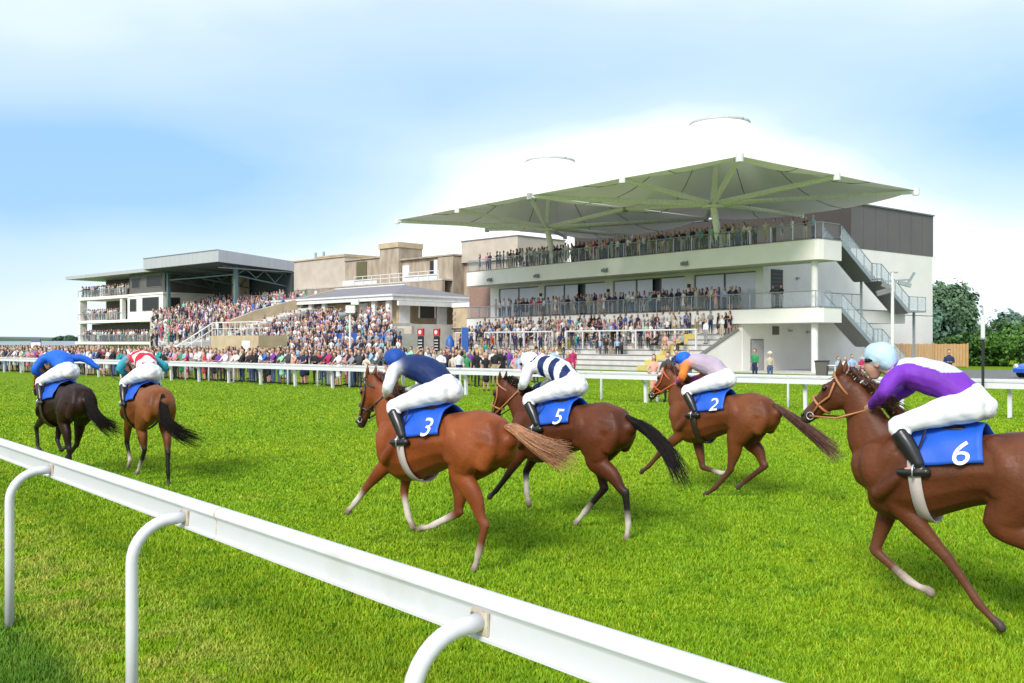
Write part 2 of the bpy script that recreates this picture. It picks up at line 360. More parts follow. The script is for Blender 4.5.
# local x along the rail (away to the left), local y positive = left of that direction
ysg = 1 if np.dot(nr, (-dr[1], dr[0])) > 0 else -1
prof = [(-.050, 1.210), (-.046, 1.228), (-.025, 1.240), (.0, 1.243), (.022, 1.236), (.034, 1.218), (.034, 1.200), (.022, 1.184), (.020, 1.176), (.024, 1.102), (.034, 1.094), (.034, 1.082), (.012, 1.076), (-.030, 1.076), (-.046, 1.09)]
mb = MB(); mb.prism([(ysg*y, z) for y, z in prof], -3.4, 16.0); mb.build('rail_beam', M['rail'], rail, smooth=35)
for k in range(-1, 6):
    x = k*2.61
    pts = []; L_ = .315; rr = .21
    pts += [(x, ysg*L_, -.02), (x, ysg*L_, .6), (x, ysg*L_, 1.14-rr)]
    for j in range(1, 9):
        q = R(90*j/8); pts.append((x, ysg*(L_-rr+rr*math.cos(q)), 1.14-rr+rr*math.sin(q)))
    pts.append((x, ysg*.02, 1.147))
    mb = MB(); mb.tube(pts, .032, 14); p = mb.build('post', M['rail'], rail, smooth=True)
    mb = MB(); mb.box(x-.045, x+.045, ysg*.0245, ysg*.034, 1.103, 1.182); bk_ = mb.build('bracket', M['railgrime'], p)
    for zz in (1.118, 1.168):
        mb = MB(); mb.tube([(x+.034, ysg*.034, zz), (x+.034, ysg*.041, zz)], .007, 6); mb.build('bolt', M['capgrey'], p)
# joints in the beam
for x in (2.2,):
    mb = MB(); mb.prism([(ysg*y*1.04, (z-1.16)*1.03+1.16) for y, z in prof], x, x+.012); mb.build('joint_strip', M['railgrime'], rail)
# ---------------------------------------------------------------- far rail and crowd barrier behind it
RP = [(27., 17.2), (13.6, 26.7), (4.7, 33.), (-15.6, 50.4), (-36., 68.), (-60., 89.), (-92., 118.), (-150., 172.)]
def path_at(P, s):
    P = np.array(P, float); seg = np.linalg.norm(np.diff(P, axis=0), axis=1); c = 0
    for i, l in enumerate(seg):
        if s <= c+l or i == len(seg)-1:
            t = (s-c)/l; p = P[i]*(1-t)+P[i+1]*t; d = vnorm(P[i+1]-P[i]); return p, d
        c += l
def offs(P, o):
    P = np.array(P, float); T = np.gradient(P, axis=0); T /= np.linalg.norm(T, axis=1)[:, None]
    return P+np.stack([T[:, 1], -T[:, 0]], 1)*o     # o > 0: away from the course
def rail_along(P, top, dep, wid, name, label, cat, spacing, post_w, start, smax, thick, mat_, bend):
    Pd = crom(np.array(P), 8); e = empty(name, (P[2][0], P[2][1], 0), 0, label, cat); o0 = np.array([P[2][0], P[2][1]])
    mb = MB()
    for a, b in zip(Pd[:-1], Pd[1:]):
        mb.bar((a[0]-o0[0], a[1]-o0[1], top-dep/2), (b[0]-o0[0], b[1]-o0[1], top-dep/2), wid, dep)
        if thick: mb.bar((a[0]-o0[0], a[1]-o0[1], top+.012), (b[0]-o0[0], b[1]-o0[1], top+.012), wid*1.6, .02)
    mb.build('rail_beam', mat_, e)
    s = start; cnt = 0
    rest = MB()
    while s < smax:
        p, d = path_at(Pd, s); n = np.array([d[1], -d[0]]); q = p-o0; mb = MB() if cnt < 99 else rest
        if bend:
            a = q+n*.34; mb.bar((a[0], a[1], -.02), (a[0]-n[0]*.03, a[1]-n[1]*.03, top*.72), post_w, post_w, up=(n[0], n[1], 0)); mb.bar((a[0]-n[0]*.03, a[1]-n[1]*.03, top*.72), (q[0], q[1], top-dep*.55), post_w, post_w*.9, up=(n[0], n[1], 0))
        else: mb.bar((q[0], q[1], -.02), (q[0], q[1], top-.02), post_w, post_w, up=(n[0], n[1], 0))
        if cnt < 99: mb.build('post', mat_, e)
        s += spacing; cnt += 1
    if rest.v: tag(rest.build('post', mat_, e), kind='stuff')
    return e
rail_along(RP, 1.0, .17, .07, 'running_rail', 'long white running rail on the far side of the course below the crowd', 'rail', 2.85, .11, 2.0, 210, True, M['rail'], True)
RB = offs(crom(np.array(RP), 2), 1.15)
rail_along(RB, 1.06, .07, .06, 'crowd_barrier', 'thin white barrier the spectators lean on just behind the far running rail', 'barrier', 2.4, .06, 1.2, 210, False, M['rail'], False)
# ---------------------------------------------------------------- main grandstand
def ang(u): return math.atan2(-u[1], -u[0])          # local x points along -u
O1 = (22.4, 65.5); U1 = (-.628, .778); ROT1 = ang(U1)
def w1(a, b, h=0): return Vector((O1[0]+U1[0]*a+.778*b, O1[1]+U1[1]*a+.628*b, h))
gs = empty('grandstand', (O1[0], O1[1], 0), ROT1, 'cream modern grandstand with two packed balconies under a white tent-like canopy', 'grandstand')
def P(name, m, fn, parent=gs, smooth=False):
    mb = MB(); fn(mb); return mb.build(name, m, parent, smooth)
def ground_wall(b):
    b.box(-43, -8.5, .4, 3, 0, 3.55); b.box(-43, -8.5, 3, 28.9, 0, 4.6)
P('wall', M['render'], ground_wall)
WG = [(9.25, 15.45), (16.4, 24.9), (25.9, 34.4), (35.3, 41.6)]
def facade(b):
    e = [8.5]+[q for g_ in WG for q in g_]+[43]
    for i in range(0, len(e), 2): b.box(-e[i+1], -e[i], 3, 3.4, 4.66, 7.95)
    b.box(-43, -8.5, 3.002, 3.4, 7.72, 7.95); b.box(-8.8, -8.502, 3.4, 3.9, 4.66, 7.95); b.box(-8.8, -8.502, 5.5, 28.9, 4.66, 7.95); b.box(-8.8, -8.502, 3.9, 5.5, 7.85, 7.95)
    b.box(-43, -8.8, 28.5, 28.9, 4.6, 7.95)
P('wall', M['render'], facade)
P('wall', M['render'], lambda b: b.box(-43, -8.5, 15.05, 28.9, 7.95, 10.2))
P('cladding', M['clad'], lambda b: [b.box(-43, -8.48, 15.0, 28.92, 10.2, 14.0)]+[b.box(-8.479, -8.46, 15+i*1.99, 15.03+i*1.99, 10.2, 14.0) for i in range(8)])
P('cladding', M['darkwall'], lambda b: b.box(-42.9, -8.45, 14.9, 14.998, 9.41, 13.95))
P('roof_edge', M['capgrey'], lambda b: b.box(-43.1, -8.35, 14.85, 29.05, 14.0, 14.12))
P('upper_deck', M['render'], lambda b: (b.box(-43.1, -8.5, 0, 15.04, 7.951, 9.38), b.prismz([(-8.5, 0), (-2.0, 0), (-1.75, .12), (-1.6, .5), (-1.6, 2.7), (-8.5, 2.7)], 7.951, 9.38)))
P('deck_edge', M['capgrey'], lambda b: (b.box(-43.15, -8.5, -.04, 15.0, 9.381, 9.43), b.prismz([(-8.5, -.04), (-2.0, -.04), (-1.7, .1), (-1.56, .5), (-1.56, 2.74), (-8.5, 2.74)], 9.381, 9.43)))
P('lower_deck', M['render'], lambda b: (b.box(-43.1, -8.5, 0, 3, 3.551, 4.6), b.prismz([(-8.5, 0), (-2.0, 0), (-1.75, .12), (-1.6, .5), (-1.6, 2.7), (-8.5, 2.7)], 3.551, 4.6), b.box(-8.49, -3.2, 2.7, 14.3, 3.65, 4.6)))
P('deck_edge', M['capgrey'], lambda b: (b.box(-43.15, -8.5, -.04, 2.99, 4.601, 4.65), b.prismz([(-8.5, -.04), (-2.0, -.04), (-1.7, .1), (-1.56, .5), (-1.56, 2.74), (-8.5, 2.74)], 4.601, 4.65), b.box(-8.48, -3.15, 2.74, 14.35, 4.601, 4.65)))
for g_ in WG:
    n = 2 if g_[1]-g_[0] < 7 else 3; w = (g_[1]-g_[0])/n
    P('interior', M['dark'], lambda b: b.box(-g_[1]+.01, -g_[0]-.01, 3.36, 3.39, 4.66, 7.71))
    for i in range(n):
        a0 = g_[0]+i*w; dk = (abs(a0-19.2) < .3 or abs(a0-28.7) < .4)
        f = P('window', M['capgrey'], lambda b: (b.box(-a0-w+.02, -a0-.02, 3.12, 3.2, 7.62, 7.715), b.box(-a0-w+.02, -a0-w+.09, 3.12, 3.2, 4.66, 7.62), b.box(-a0-.09, -a0-.02, 3.12, 3.2, 4.66, 7.62)))
        P('pane', M['pane'], lambda b: b.box(-a0-w+.09, -a0-(.95 if dk else .09), 3.15, 3.17, 4.66, 7.62), f)
# end-wall doors, vents and lamps
dr1 = P('door', M['clad'], lambda b: (b.box(-8.6, -8.47, 3.95, 5.45, 4.66, 7.8)))
P('glass_pane', M['dark'], lambda b: [b.box(-8.469, -8.455, 4.05, 5.35, 4.8+i*.3, 5.05+i*.3) for i in range(10)], dr1)
dr2 = P('door', M['capgrey'], lambda b: b.box(-8.499, -8.46, 1.35, 2.95, 0, 2.4))
P('door_panel', mat('grey_door', (.42, .42, .41), .6), lambda b: b.box(-8.459, -8.44, 1.45, 2.85, .02, 2.3), dr2)
P('vent', M['clad'], lambda b: b.box(-8.499, -8.43, 4.1, 4.9, 2.75, 3.4))
for y_, z_ in ((6.2, 3.0), (8.6, 2.9), (7.2, 7.2)): P('wall_lamp', M['steelg'], lambda b: (b.box(-8.499, -8.3, y_, y_+.3, z_, z_+.15)))
P('column', M['white'], lambda b: b.tube([(-2.5, .75, 0), (-2.5, .75, 3.55)], .24, 20), smooth=30)
P('column', M['white'], lambda b: b.tube([(-2.5, .75, 4.66), (-2.5, .75, 7.95)], .24, 20), smooth=30)
for a in (13.7, 22.7, 31.8, 39):
    P('floodlight', M['capgrey'], lambda b: (b.box(-a-.32, -a+.32, -.3, -.12, 8.25, 8.5), b.bar((-a-.2, 0, 8.6), (-a-.2, -.22, 8.5), .05, .05), b.bar((-a+.2, 0, 8.6), (-a+.2, -.22, 8.5), .05, .05)))
for a in (15.9, 25.4, 34.8): P('wall_lamp', M['dark'], lambda b: b.box(-a-.12, -a+.12, 2.85, 3.0, 6.7, 7.0))
# balustrades
def balustrade(path, z, n_from=None, post_gap=1.55, parent=gs, h=1.12):
    for (x0, y0, z0), (x1, y1, z1) in zip(path[:-1], path[1:]):
        p, q = Vector((x0, y0, z+z0)), Vector((x1, y1, z+z1)); n = max(1, round((q-p).length/post_gap)); up = Vector((0, 0, 1))
        P('handrail', M['steel'], lambda b: b.tube([p+up*h, q+up*h], .035, 8), parent)
        for i in range(n):
            a, c = p.lerp(q, i/n), p.lerp(q, (i+1)/n)
            P('post', M['steel'], lambda b: b.bar(a, a+up*h, .05, .05), parent)
            d = (c-a).normalized(); a2, c2 = a+d*.08, c-d*.08; nn = d.cross(up).normalized()*.006
            P('glass_panel', M['glass'], lambda b: b.add([a2-nn+up*.1, c2-nn+up*.1, c2-nn+up*(h-.08), a2-nn+up*(h-.08), a2+nn+up*.1, c2+nn+up*.1, c2+nn+up*(h-.08), a2+nn+up*(h-.08)], [(0,1,2,3),(7,6,5,4),(0,4,5,1),(1,5,6,2),(2,6,7,3),(3,7,4,0)]), parent)
balustrade([(-43, 14.5, 0), (-43, .1, 0), (-2.0, .1, 0), (-1.68, .5, 0), (-1.68, 2.6, 0)], 9.43, post_gap=1.9)
balustrade([(-43, 2.6, 0), (-43, .1, 0), (-2.0, .1, 0), (-1.68, .5, 0), (-1.68, 1.5, 0)], 4.65, post_gap=1.9)
balustrade([(-3.25, 2.8, 0), (-3.25, 8, 0)], 4.65, post_gap=1.3)
# outside staircases on the end wall
def stairs(y0, z0, y1, z1, x0=-3.05, x1=-1.65):
    st_ = P('staircase', M['steelg'], lambda b: [b.box(x0+.06, x1-.06, y0+(y1-y0)*i/n_-.02, y0+(y1-y0)*(i+1)/n_+.03, z0+(z1-z0)*(i+1)/n_-.05, z0+(z1-z0)*(i+1)/n_) for n_ in (round((z0-z1)/.185),) for i in range(n_)])
    P('soffit', M['capgrey'], lambda b: b.bar(((x0+x1)/2, y0, z0-.28), ((x0+x1)/2, y1, z1-.28), x1-x0-.1, .03), st_)
    for x in (x0, x1):
        P('stringer', M['steelg'], lambda b: b.bar((x, y0, z0-.12), (x, y1, z1-.12), .06, .32), st_)
        P('handrail', M['steel'], lambda b: b.tube([(x, y0, z0+1.05), (x, y1, z1+1.05)], .035, 8), st_)
        k = round((y1-y0)/.9)
        P('glass_panel', M['stairglass'], lambda b: b.bar((x, y0, z0+.56), (x, y1, z1+.56), .012, .78), st_)
        for i in range(k+1): P('baluster', M['steel'], lambda b: b.bar((x, y0+(y1-y0)*i/k, z0+(z1-z0)*i/k), (x, y0+(y1-y0)*i/k, z0+(z1-z0)*i/k+1.05), .05, .05), st_)
    return st_
stairs(2.75, 9.4, 6.7, 6.95); stairs(8.1, 6.95, 12.0, 4.65); stairs(2.75, 4.62, 6.9, 2.1); stairs(8.2, 2.1, 11.6, 0.0)
def landing(y0, y1, z):
    l_ = P('landing', M['steelg'], lambda b: b.box(-3.1, -1.6, y0, y1, z-.14, z))
    P('handrail', M['steel'], lambda b: (b.tube([(-1.62, y0, z+1.05), (-1.62, y1, z+1.05)], .035, 8), [b.bar((-1.62, y, z), (-1.62, y, z+1.05), .05, .05) for y in np.linspace(y0+.05, y1-.05, 3)]), l_)
    P('glass_panel', M['stairglass'], lambda b: b.box(-1.626, -1.614, y0+.08, y1-.08, z+.1, z+.95), l_)
landing(6.75, 8.05, 6.95); landing(12.05, 14.6, 4.65); landing(6.95, 8.15, 2.1)
P('support_post', M['steelg'], lambda b: (b.bar((-2.3, 7.4, 0), (-2.3, 7.4, 1.95), .16, .16), b.bar((-2.9, 7.4, 2.1), (-2.9, 7.4, 6.8), .14, .14), b.bar((-2.3, 14, 0), (-2.3, 14, 4.5), .16, .16)))
# canopy: two tensile umbrellas
def umbrella(ac, hw, hb=10.4, bc=-.9, hc=(None, None)):
    cx_, cy_ = -ac, bc; E0, TOP, RR = 13.45, 18.6, 2.15
    mem = MB(); ns, nrho = 64, 22; rows = []
    def pos(k, rho):
        th = 2*math.pi*k/ns; c, s = math.cos(th), math.sin(th); q = max(abs(c), abs(s)); sx, sy = c/q*hw, s/q*hb
        f8 = abs(math.sin(4*th))       # 0 on the eight struts, 1 between
        sag = .30*f8*rho**3
        sx *= 1-.010*f8; sy *= 1-.010*f8
        w = (rho-RR/10.2)/(1-RR/10.2); cxr, cyr = c*RR, s*RR
        x = cxr*(1-w)+sx*w; y = cyr*(1-w)+sy*w
        z = E0+(TOP-E0)*(1-w)**1.9-.28*f8*math.sin(math.pi*min(1, w))-.75*max(0, s/q)*(1-min(1, abs(c/q))**3)*rho**2
        return (cx_+x, cy_+y, z)
    rh = np.linspace(RR/10.2, 1, nrho)
    vs = [pos(k, r_) for r_ in rh for k in range(ns)]; n0 = len(vs)
    vs2 = [(x, y, z-.03) for x, y, z in vs]
    fs = [(i*ns+k, (i+1)*ns+k, (i+1)*ns+(k+1) % ns, i*ns+(k+1) % ns) for i in range(nrho-1) for k in range(ns)]
    mem.add(vs, fs); mem.add(vs2, [f[::-1] for f in fs])
    mem.add([p_ for k in range(ns) for p_ in (vs[(nrho-1)*ns+k], vs2[(nrho-1)*ns+k])], [(2*k, 2*k+1, 2*((k+1) % ns)+1, 2*((k+1) % ns)) for k in range(ns)])
    P('canopy', M['membrane'], lambda b: b.add(mem.v, mem.f), smooth=50)
    hx, hy, hz = -(ac+1.1), -.35, 12.75
    P('column', M['strut'], lambda b: (b.tube([(hx-.35, .95, 9.4), (hx, hy, hz)], [.30, .25], 20)), smooth=30)
    P('column_head', M['strut'], lambda b: (b.tube([(hx, hy, 12.45), (hx, hy, 12.62)], .85, 20)), smooth=30)
    P('mast', M['strut'], lambda b: b.tube([(hx, hy, hz), (cx_, cy_, TOP-.3)], [.26, .14], 12), smooth=30)
    for i, (sx, sy) in enumerate(((1,1),(1,0),(1,-1),(0,-1),(-1,-1),(-1,0),(-1,1),(0,1))):
        e_ = (cx_+sx*hw*1.0, cy_+sy*hb*1.0, E0-.12-(.75 if (sx == 0 and sy == 1) else 0))
        s_ = P('strut', M['strut'], lambda b: b.tube([(hx, hy, hz), e_], [.21, .17], 12), smooth=30)
        P('strut_end', M['white'], lambda b: (b.tube([(e_[0], e_[1], e_[2]-.26), (e_[0], e_[1], e_[2]+.24)], .24, 12)), s_, smooth=30)
    ring = [(cx_+RR*math.cos(t), cy_+RR*math.sin(t), TOP+.02) for t in np.linspace(0, 2*math.pi, 41)]
    P('ring', M['ringgrey'], lambda b: b.tube(ring, .13, 8), smooth=True)
    P('spoke', M['strut'], lambda b: [b.tube([(cx_, cy_, TOP-.35), (cx_+RR*math.cos(t), cy_+RR*math.sin(t), TOP)], .06, 6) for t in np.linspace(0, 2*math.pi, 9)[:-1]])
    P('cable', M['capgrey'], lambda b: [b.tube([pos(k+4, r_)[:2]+(pos(k+4, r_)[2]-.06,) for r_ in rh[::3]], .03, 5) for k in range(0, ns, 8)])
umbrella(9.6, 9.9); umbrella(29.0, 9.5)
# ---------------------------------------------------------------- viewing terrace in front of the stand
tr = empty('viewing_terrace', tuple(w1(24, -3)), ROT1, 'stepped pale concrete terrace in front of the cream grandstand', 'terrace')
tx = 24.
def tstep(y): return max(0, min(7, math.floor((y+5.62)/.86)+1))*.4
P('step', M['concrete'], lambda b: [b.box(-41+tx, -8.9+tx, -5.62+i*.86+3, .38+3, i*.4+.001*0, (i+1)*.4) for i in range(7)], tr)
P('step_nosing', M['capgrey'], lambda b: [b.box(-41+tx, -8.9+tx, -5.632+i*.86+3, -5.621+i*.86+3, (i+1)*.4-.11, (i+1)*.4-.02) for i in range(7)], tr)
P('parapet', M['render'], lambda b: b.prism([(-3.1, 0), (3.38, 0), (3.38, 3.05), (3.0, 3.05), (-3.1, .3)], -8.88+tx, -8.55+tx), tr)
P('coping', M['capgrey'], lambda b: (b.bar((-8.72+tx, -3.15, .36), (-8.72+tx, 3.05, 3.1), .42, .09)), tr)
for a in (13.0, 25.5, 37.0):
    P('aisle', M['yellow'], lambda b: [b.box(-a-.65+tx, -a+.65+tx, -5.64+i*.86+3, -5.0+i*.86+3, (i+1)*.4+.004, (i+1)*.4+.012) for i in range(7)]+[b.box(-a-.65+tx, -a+.65+tx, -5.65+i*.86+3, -5.635+i*.86+3, i*.4+.02, (i+1)*.4+.012) for i in range(7)], tr)
for a0, a1 in ((10.2, 24.6), (26.4, 36.2), (37.8, 41)):
    br = empty('crush_barrier', tuple(w1((a0+a1)/2, -2.9, 1.6)), ROT1, 'white tubular crush barrier on the terrace steps, '+{10.2: 'the long one nearest the sloping parapet', 26.4: 'the middle one left of the yellow aisle', 37.8: 'the short one at the far left end'}[a0], 'barrier', 'crush barriers on the terrace')
    w_ = (a1-a0)/2; k = max(2, round(2*w_/2.1))
    P('top_rail', M['rail'], lambda b: b.tube([(-w_, 0, 1.5), (w_, 0, 1.5)], .07, 10), br)
    for i in range(k+1): P('post', M['rail'], lambda b: b.bar((-w_+2*w_*i/k, 0, 0), (-w_+2*w_*i/k, 0, 1.48), .11, .11), br)
# ---------------------------------------------------------------- cantilever stand and box building (left)
O2 = (-36.7, 120.); U2 = (-.743, .669); V2 = (.669, .743); ROT2 = ang(U2)
def w2(a, b, h=0): return Vector((O2[0]+U2[0]*a+V2[0]*b, O2[1]+U2[1]*a+V2[1]*b, h))
cs = empty('covered_stand', (O2[0], O2[1], 0), ROT2, 'older covered stand with ribbed grey metal roof over steep packed steps', 'grandstand')
P('roof', M['metalroof'], lambda b: (b.prism([(-.0, 12.3), (0, 13.75), (.15, 13.8), (11.3, 13.0), (11.3, 11.7), (.2, 12.25)], -19.3, 0)), cs)
P('fascia_line', M['capgrey'], lambda b: (b.box(-19.32, .03, -.05, -.002, 13.72, 13.83), b.box(.002, .05, -.05, 11.3, 11.5, 11.6)), cs)
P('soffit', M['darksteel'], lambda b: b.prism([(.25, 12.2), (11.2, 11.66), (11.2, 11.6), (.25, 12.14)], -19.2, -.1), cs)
P('truss', M['tealsteel'], lambda b: [(b.bar((x, 1.4, 11.9), (x, 11, 11.4), .15, .2), b.bar((x, 3.2, 10.8), (x, 11, 9.7), .15, .15), [b.bar((x, y, 10.8-(y-3.2)*.136), (x, y+1.5, 11.75-(y)*.03), .1, .1) for y in (3.2, 6, 9)], [b.bar((x, y+3, 10.6-(y-3.2)*.136), (x, y+1.5, 11.75-(y)*.03), .1, .1) for y in (3.2, 6, 9)]) for x in (-17, -9.5, -1.2)]+[b.bar((-18, 3.2, 10.9), (-1, 3.2, 10.9), .15, .15)], cs)
for x in (-18.3, -1.2): P('column', M['tealsteel'], lambda b: b.bar((x, 3.2, 2), (x, 3.2, 12.0), .42, .42, up=(0, 1, 0)), cs)
P('pier', M['stoney'], lambda b: b.box(-11.5, -9.6, 9, 10.6, 5, 11.6), cs)
P('back_wall', M['darksteel'], lambda b: b.box(-19.2, .1, 10.9, 11.2, 0, 11.6), cs)
def bank_h(b): 
    t = [(-22, 0), (-7, 2.8), (0, 5.0), (15, 8.8)]
    if b <= -22: return 0.
    for (x0, h0), (x1, h1) in zip(t[:-1], t[1:]):
        if b <= x1: return h0+(h1-h0)*(b-x0)/(x1-x0)
    return 8.8
def amax(b): return min(17., 3.9+(b+7)*1.9)
P('terracing', M['concrete'], lambda b: [b.box(-amax(-22+i*.9), 12+.02*i, -22+i*.9, 10.85, -.2 if i == 0 else bank_h(-22+i*.9-.9)+.001, bank_h(-22+i*.9)+.05) for i in range(36)], cs)
P('side_wall', M['stoney'], lambda b: b.prism([(0, 0), (10.8, 0), (10.8, 8.6), (0, 5.6)], -17.4, -17.05), cs)
P('side_wall', M['stoney'], lambda b: b.prism([(-5, 0), (10.8, 0), (10.8, 8.9), (4, 7.2), (-1, 5.9), (-5, 4.4)], 9.2, 9.7), cs)
P('rear_barrier', M['white'], lambda b: (b.bar((-9, 8.5, 8.5), (1, 8.5, 8.5), .06, .08), [b.bar((x, 8.5, 7.2), (x, 8.5, 8.5), .06, .06) for x in (-9, -7, -5, -3, -1, 1)]), cs)
# yellow landing wall with white stair railing in the crowd
lw = empty('stair_landing', (-24.6, 85.0, 0), R(-40), 'honey coloured landing wall with white railings among the crowd', 'wall')
P('wall', M['stoney'], lambda b: b.prismz([(-3.6, 0), (3.6, 0), (3.6, 3.), (-3.6, 3.)], 0, 2.75), lw)
P('railing', M['white'], lambda b: (b.bar((-3.6, .1, 3.95), (3.6, .1, 3.95), .07, .08), b.bar((-3.6, .1, 3.4), (3.6, .1, 3.4), .05, .05), [b.bar((x, .1, 2.75), (x, .1, 3.95), .06, .06) for x in np.linspace(-3.6, 3.6, 9)], b.bar((-3.6, .1, 3.9), (-8.2, -1.2, 1.5), .08, .1), b.bar((-3.6, .1, 3.3), (-8.2, -1.2, .9), .06, .06), [b.bar((-3.6-4.6*t, .1-1.3*t, 0), (-3.6-4.6*t, .1-1.3*t, 3.9-2.4*t), .07, .07) for t in (.25, .5, .75, 1)]), lw)
P('panel', M['white'], lambda b: b.box(1.2, 2.4, -.04, -.003, 1.3, 2.3), lw)
# box building
bb = empty('balcony_building', tuple(w2(19.5, 3.0)), ROT2, 'three storey white and grey building with packed balconies at the far left', 'building')
Z0 = 1.0
def bbx(m, name, *bx, parent=bb): return P(name, m, lambda b: [b.box(*q) for q in bx], parent)
bbx(M['render'], 'wall', (-10.5, 0, 1.8, 12, 0, 5.6), (-10.5, 0, 0, 12, 5.62, 9.0), (-26.5, -10.5, 4.2, 12, 0, 9.0))
bbx(M['clad'], 'wall', (-10.5, 0, .3, 12, 9.3, 12.2), (-26.5, -10.5, 4.2, 12, 9.3, 12.2))
bbx(M['render'], 'floor_slab', (-27.5, -10.502, 0, 4.19, 8.85, 9.29), (-10.5, .15, -.1, 12.05, 9.01, 9.29))
bbx(M['render'], 'floor_slab', (-27.5, -10.502, 0, 4.19, 5.2, 5.61), (-10.5, .3, -.1, 1.79, 5.2, 5.61))
bbx(M['render'], 'floor_slab', (-27.8, .3, -.2, 1.79, 1.9, 2.3), (-27.8, -10.6, 1.8, 4.19, 1.9, 2.3))
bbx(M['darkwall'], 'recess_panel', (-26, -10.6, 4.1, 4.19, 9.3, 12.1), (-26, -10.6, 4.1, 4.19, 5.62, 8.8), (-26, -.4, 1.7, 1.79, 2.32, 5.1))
P('roof', M['metalroof'], lambda b: b.prism([(-1.0, 12.25), (-1.0, 12.75), (12.5, 13.2), (12.5, 12.2)], -29.5, 1.2), bb)
bbx(M['white'], 'column', (-27.4, -26.6, .1, 1.2, 0, 8.84)); bbx(M['white'], 'column', (-13.2, -12.5, .15, .7, 5.62, 8.84))
for x0, x1, y, z0, z1 in ((-9.6, -7.4, .25, 10.2, 11.6), (-5.2, -1.0, .25, 10.2, 11.8), (-9.6, -7.8, -.05, 6.8, 8.5), (-5.8, -1.2, -.05, 6.8, 8.6)):
    f_ = bbx(M['capgrey'], 'window', (x0-.08, x1+.08, y-.03, y+.04, z0-.08, z1+.08)); P('pane', M['dark'], lambda b: b.box(x0, x1, y-.05, y-.032, z0, z1), f_)
f_ = bbx(M['capgrey'], 'window', (.002, .05, .7, 2.6, 6.9, 8.6)); P('pane', M['dark'], lambda b: b.box(.051, .07, .8, 2.5, 7, 8.5), f_)
bbx(M['clad'], 'wall', (.003, .06, 3.0, 12, 9.3, 12.15))
for z, x1 in ((9.29, -10.6), (5.61, -12.6), (2.3, -.2)):
    balustrade([(-27.3, 3.8, 0), (-27.3, .08, 0), (x1, .08, 0)], z, post_gap=2.7, parent=bb, h=1.05)
# ---------------------------------------------------------------- pavilion
O3 = (-12.9, 105.); U3 = (-.707, .707); ROT3 = ang(U3)
def w3(a, b, h=0): return Vector((O3[0]-.707*a+.707*b, O3[1]+.707*a+.707*b, h))
pv = empty('pavilion', (O3[0], O3[1], 0), ROT3, 'low pavilion with lead grey hipped roof, white fascia and white doors', 'building')
P('plinth', M['concrete'], lambda b: b.box(-25, 1, -.5, 12.5, 0, 4.2), pv)
P('wall', M['stoney'], lambda b: (b.box(-24, 0, 1.6, 12, 4.2, 6.8), b.box(-.35, .0, .6, 11.6, 4.2, 6.75)), pv)
P('fascia', M['white'], lambda b: (b.box(-25, .9, -.9, -.6, 6.75, 7.35), b.box(.6, .9, -.6, 12.4, 6.75, 7.35), b.box(-24.9, .59, -.59, 12.3, 6.9, 7.0), b.box(.901, 1.2, -.3, 12.5, 6.2, 6.7)), pv)
P('gutter', M['white'], lambda b: (b.box(-25.1, 1.02, -1.05, -.901, 7.22, 7.42), b.box(.901, 1.05, -1.05, 12.5, 7.22, 7.42)), pv)
P('roof', M['slate'], lambda b: b.add([(-25, -.95, 7.36), (1, -.95, 7.36), (1, 12.5, 7.36), (-25, 12.5, 7.36), (-19, 5.5, 8.9), (-5, 5.5, 8.9)], [(0,1,5,4), (1,2,5), (2,3,4,5), (3,0,4), (3,2,1,0)]), pv)
P('ridge_flashing', M['white'], lambda b: (b.bar((-19.1, 5.5, 8.95), (-4.9, 5.5, 8.95), .3, .12)), pv)
for x in (-23, -20.6, -18.2, -15.8, -13.0, -3.2, -.6): P('column', M['white'], lambda b: b.box(x-.32, x+.32, -.45, -.05, 4.2, 6.88), pv)
for x0, x1 in ((-22.2, -21.2), (-19.8, -18.8), (-17.2, -16.6), (-15.2, -13.8)):
    d_ = P('door', M['white'], lambda b: b.box(x0-.35, x1+.35, 1.5, 1.598, 4.2, 6.6), pv); P('pane', M['dark'], lambda b: b.box(x0, x1, 1.45, 1.498, 4.5, 6.4), d_)
for x0, x1, c in ((-11.5, -9.2, 'wood'), (-8.3, -6.9, 'white'), (-6.2, -4.4, 'wood')): P('panel', M[c] if c != 'wood' else M['stoney'], lambda b: b.box(x0, x1, 1.4, 1.59, 4.2, 6.7), pv)
P('wall', M['white'], lambda b: b.box(.002, .06, .7, 2.2, 4.2, 6.6), pv)
f_ = P('window', M['white'], lambda b: b.box(.002, .08, 3.4, 5.9, 4.9, 6.6), pv); P('pane', M['dark'], lambda b: b.box(.081, .1, 3.6, 5.7, 4.9, 6.5), f_)
P('wall', M['white'], lambda b: b.box(.002, .07, 6.1, 7.6, 4.2, 6.6), pv)
# curved cream parapet and stone pier to its right
cwl = empty('curved_parapet', tuple(w3(-1.2, -3.5)), ROT3, 'curved cream parapet wall at the right end of the pavilion terrace', 'wall')
cpts = [(3.0-3.6*math.cos(t)*1.0, 4.5-5.2*math.sin(t)) for t in np.linspace(0.15, 1.6, 12)]
P('wall', M['render2'], lambda b: [b.bar((p[0], p[1], 1.9), (q[0], q[1], 1.9), .4, 3.8) for p, q in zip(cpts[:-1], cpts[1:])]+[b.bar((cpts[-1][0], cpts[-1][1], 1.9), (7, -.5, 1.9), .4, 3.8)], cwl)
P('coping', M['white'], lambda b: [b.bar((p[0], p[1], 3.85), (q[0], q[1], 3.85), .5, .1) for p, q in zip(cpts[:-1], cpts[1:])], cwl)
sp = empty('stone_annex', tuple(w3(-1.8, 7.5)), ROT3, 'honey stone annex wall with brown bands beside the cream grandstand', 'building')
P('wall', M['stoney'], lambda b: b.box(0, 5.8, -.5, 6, 0, 6.1), sp)
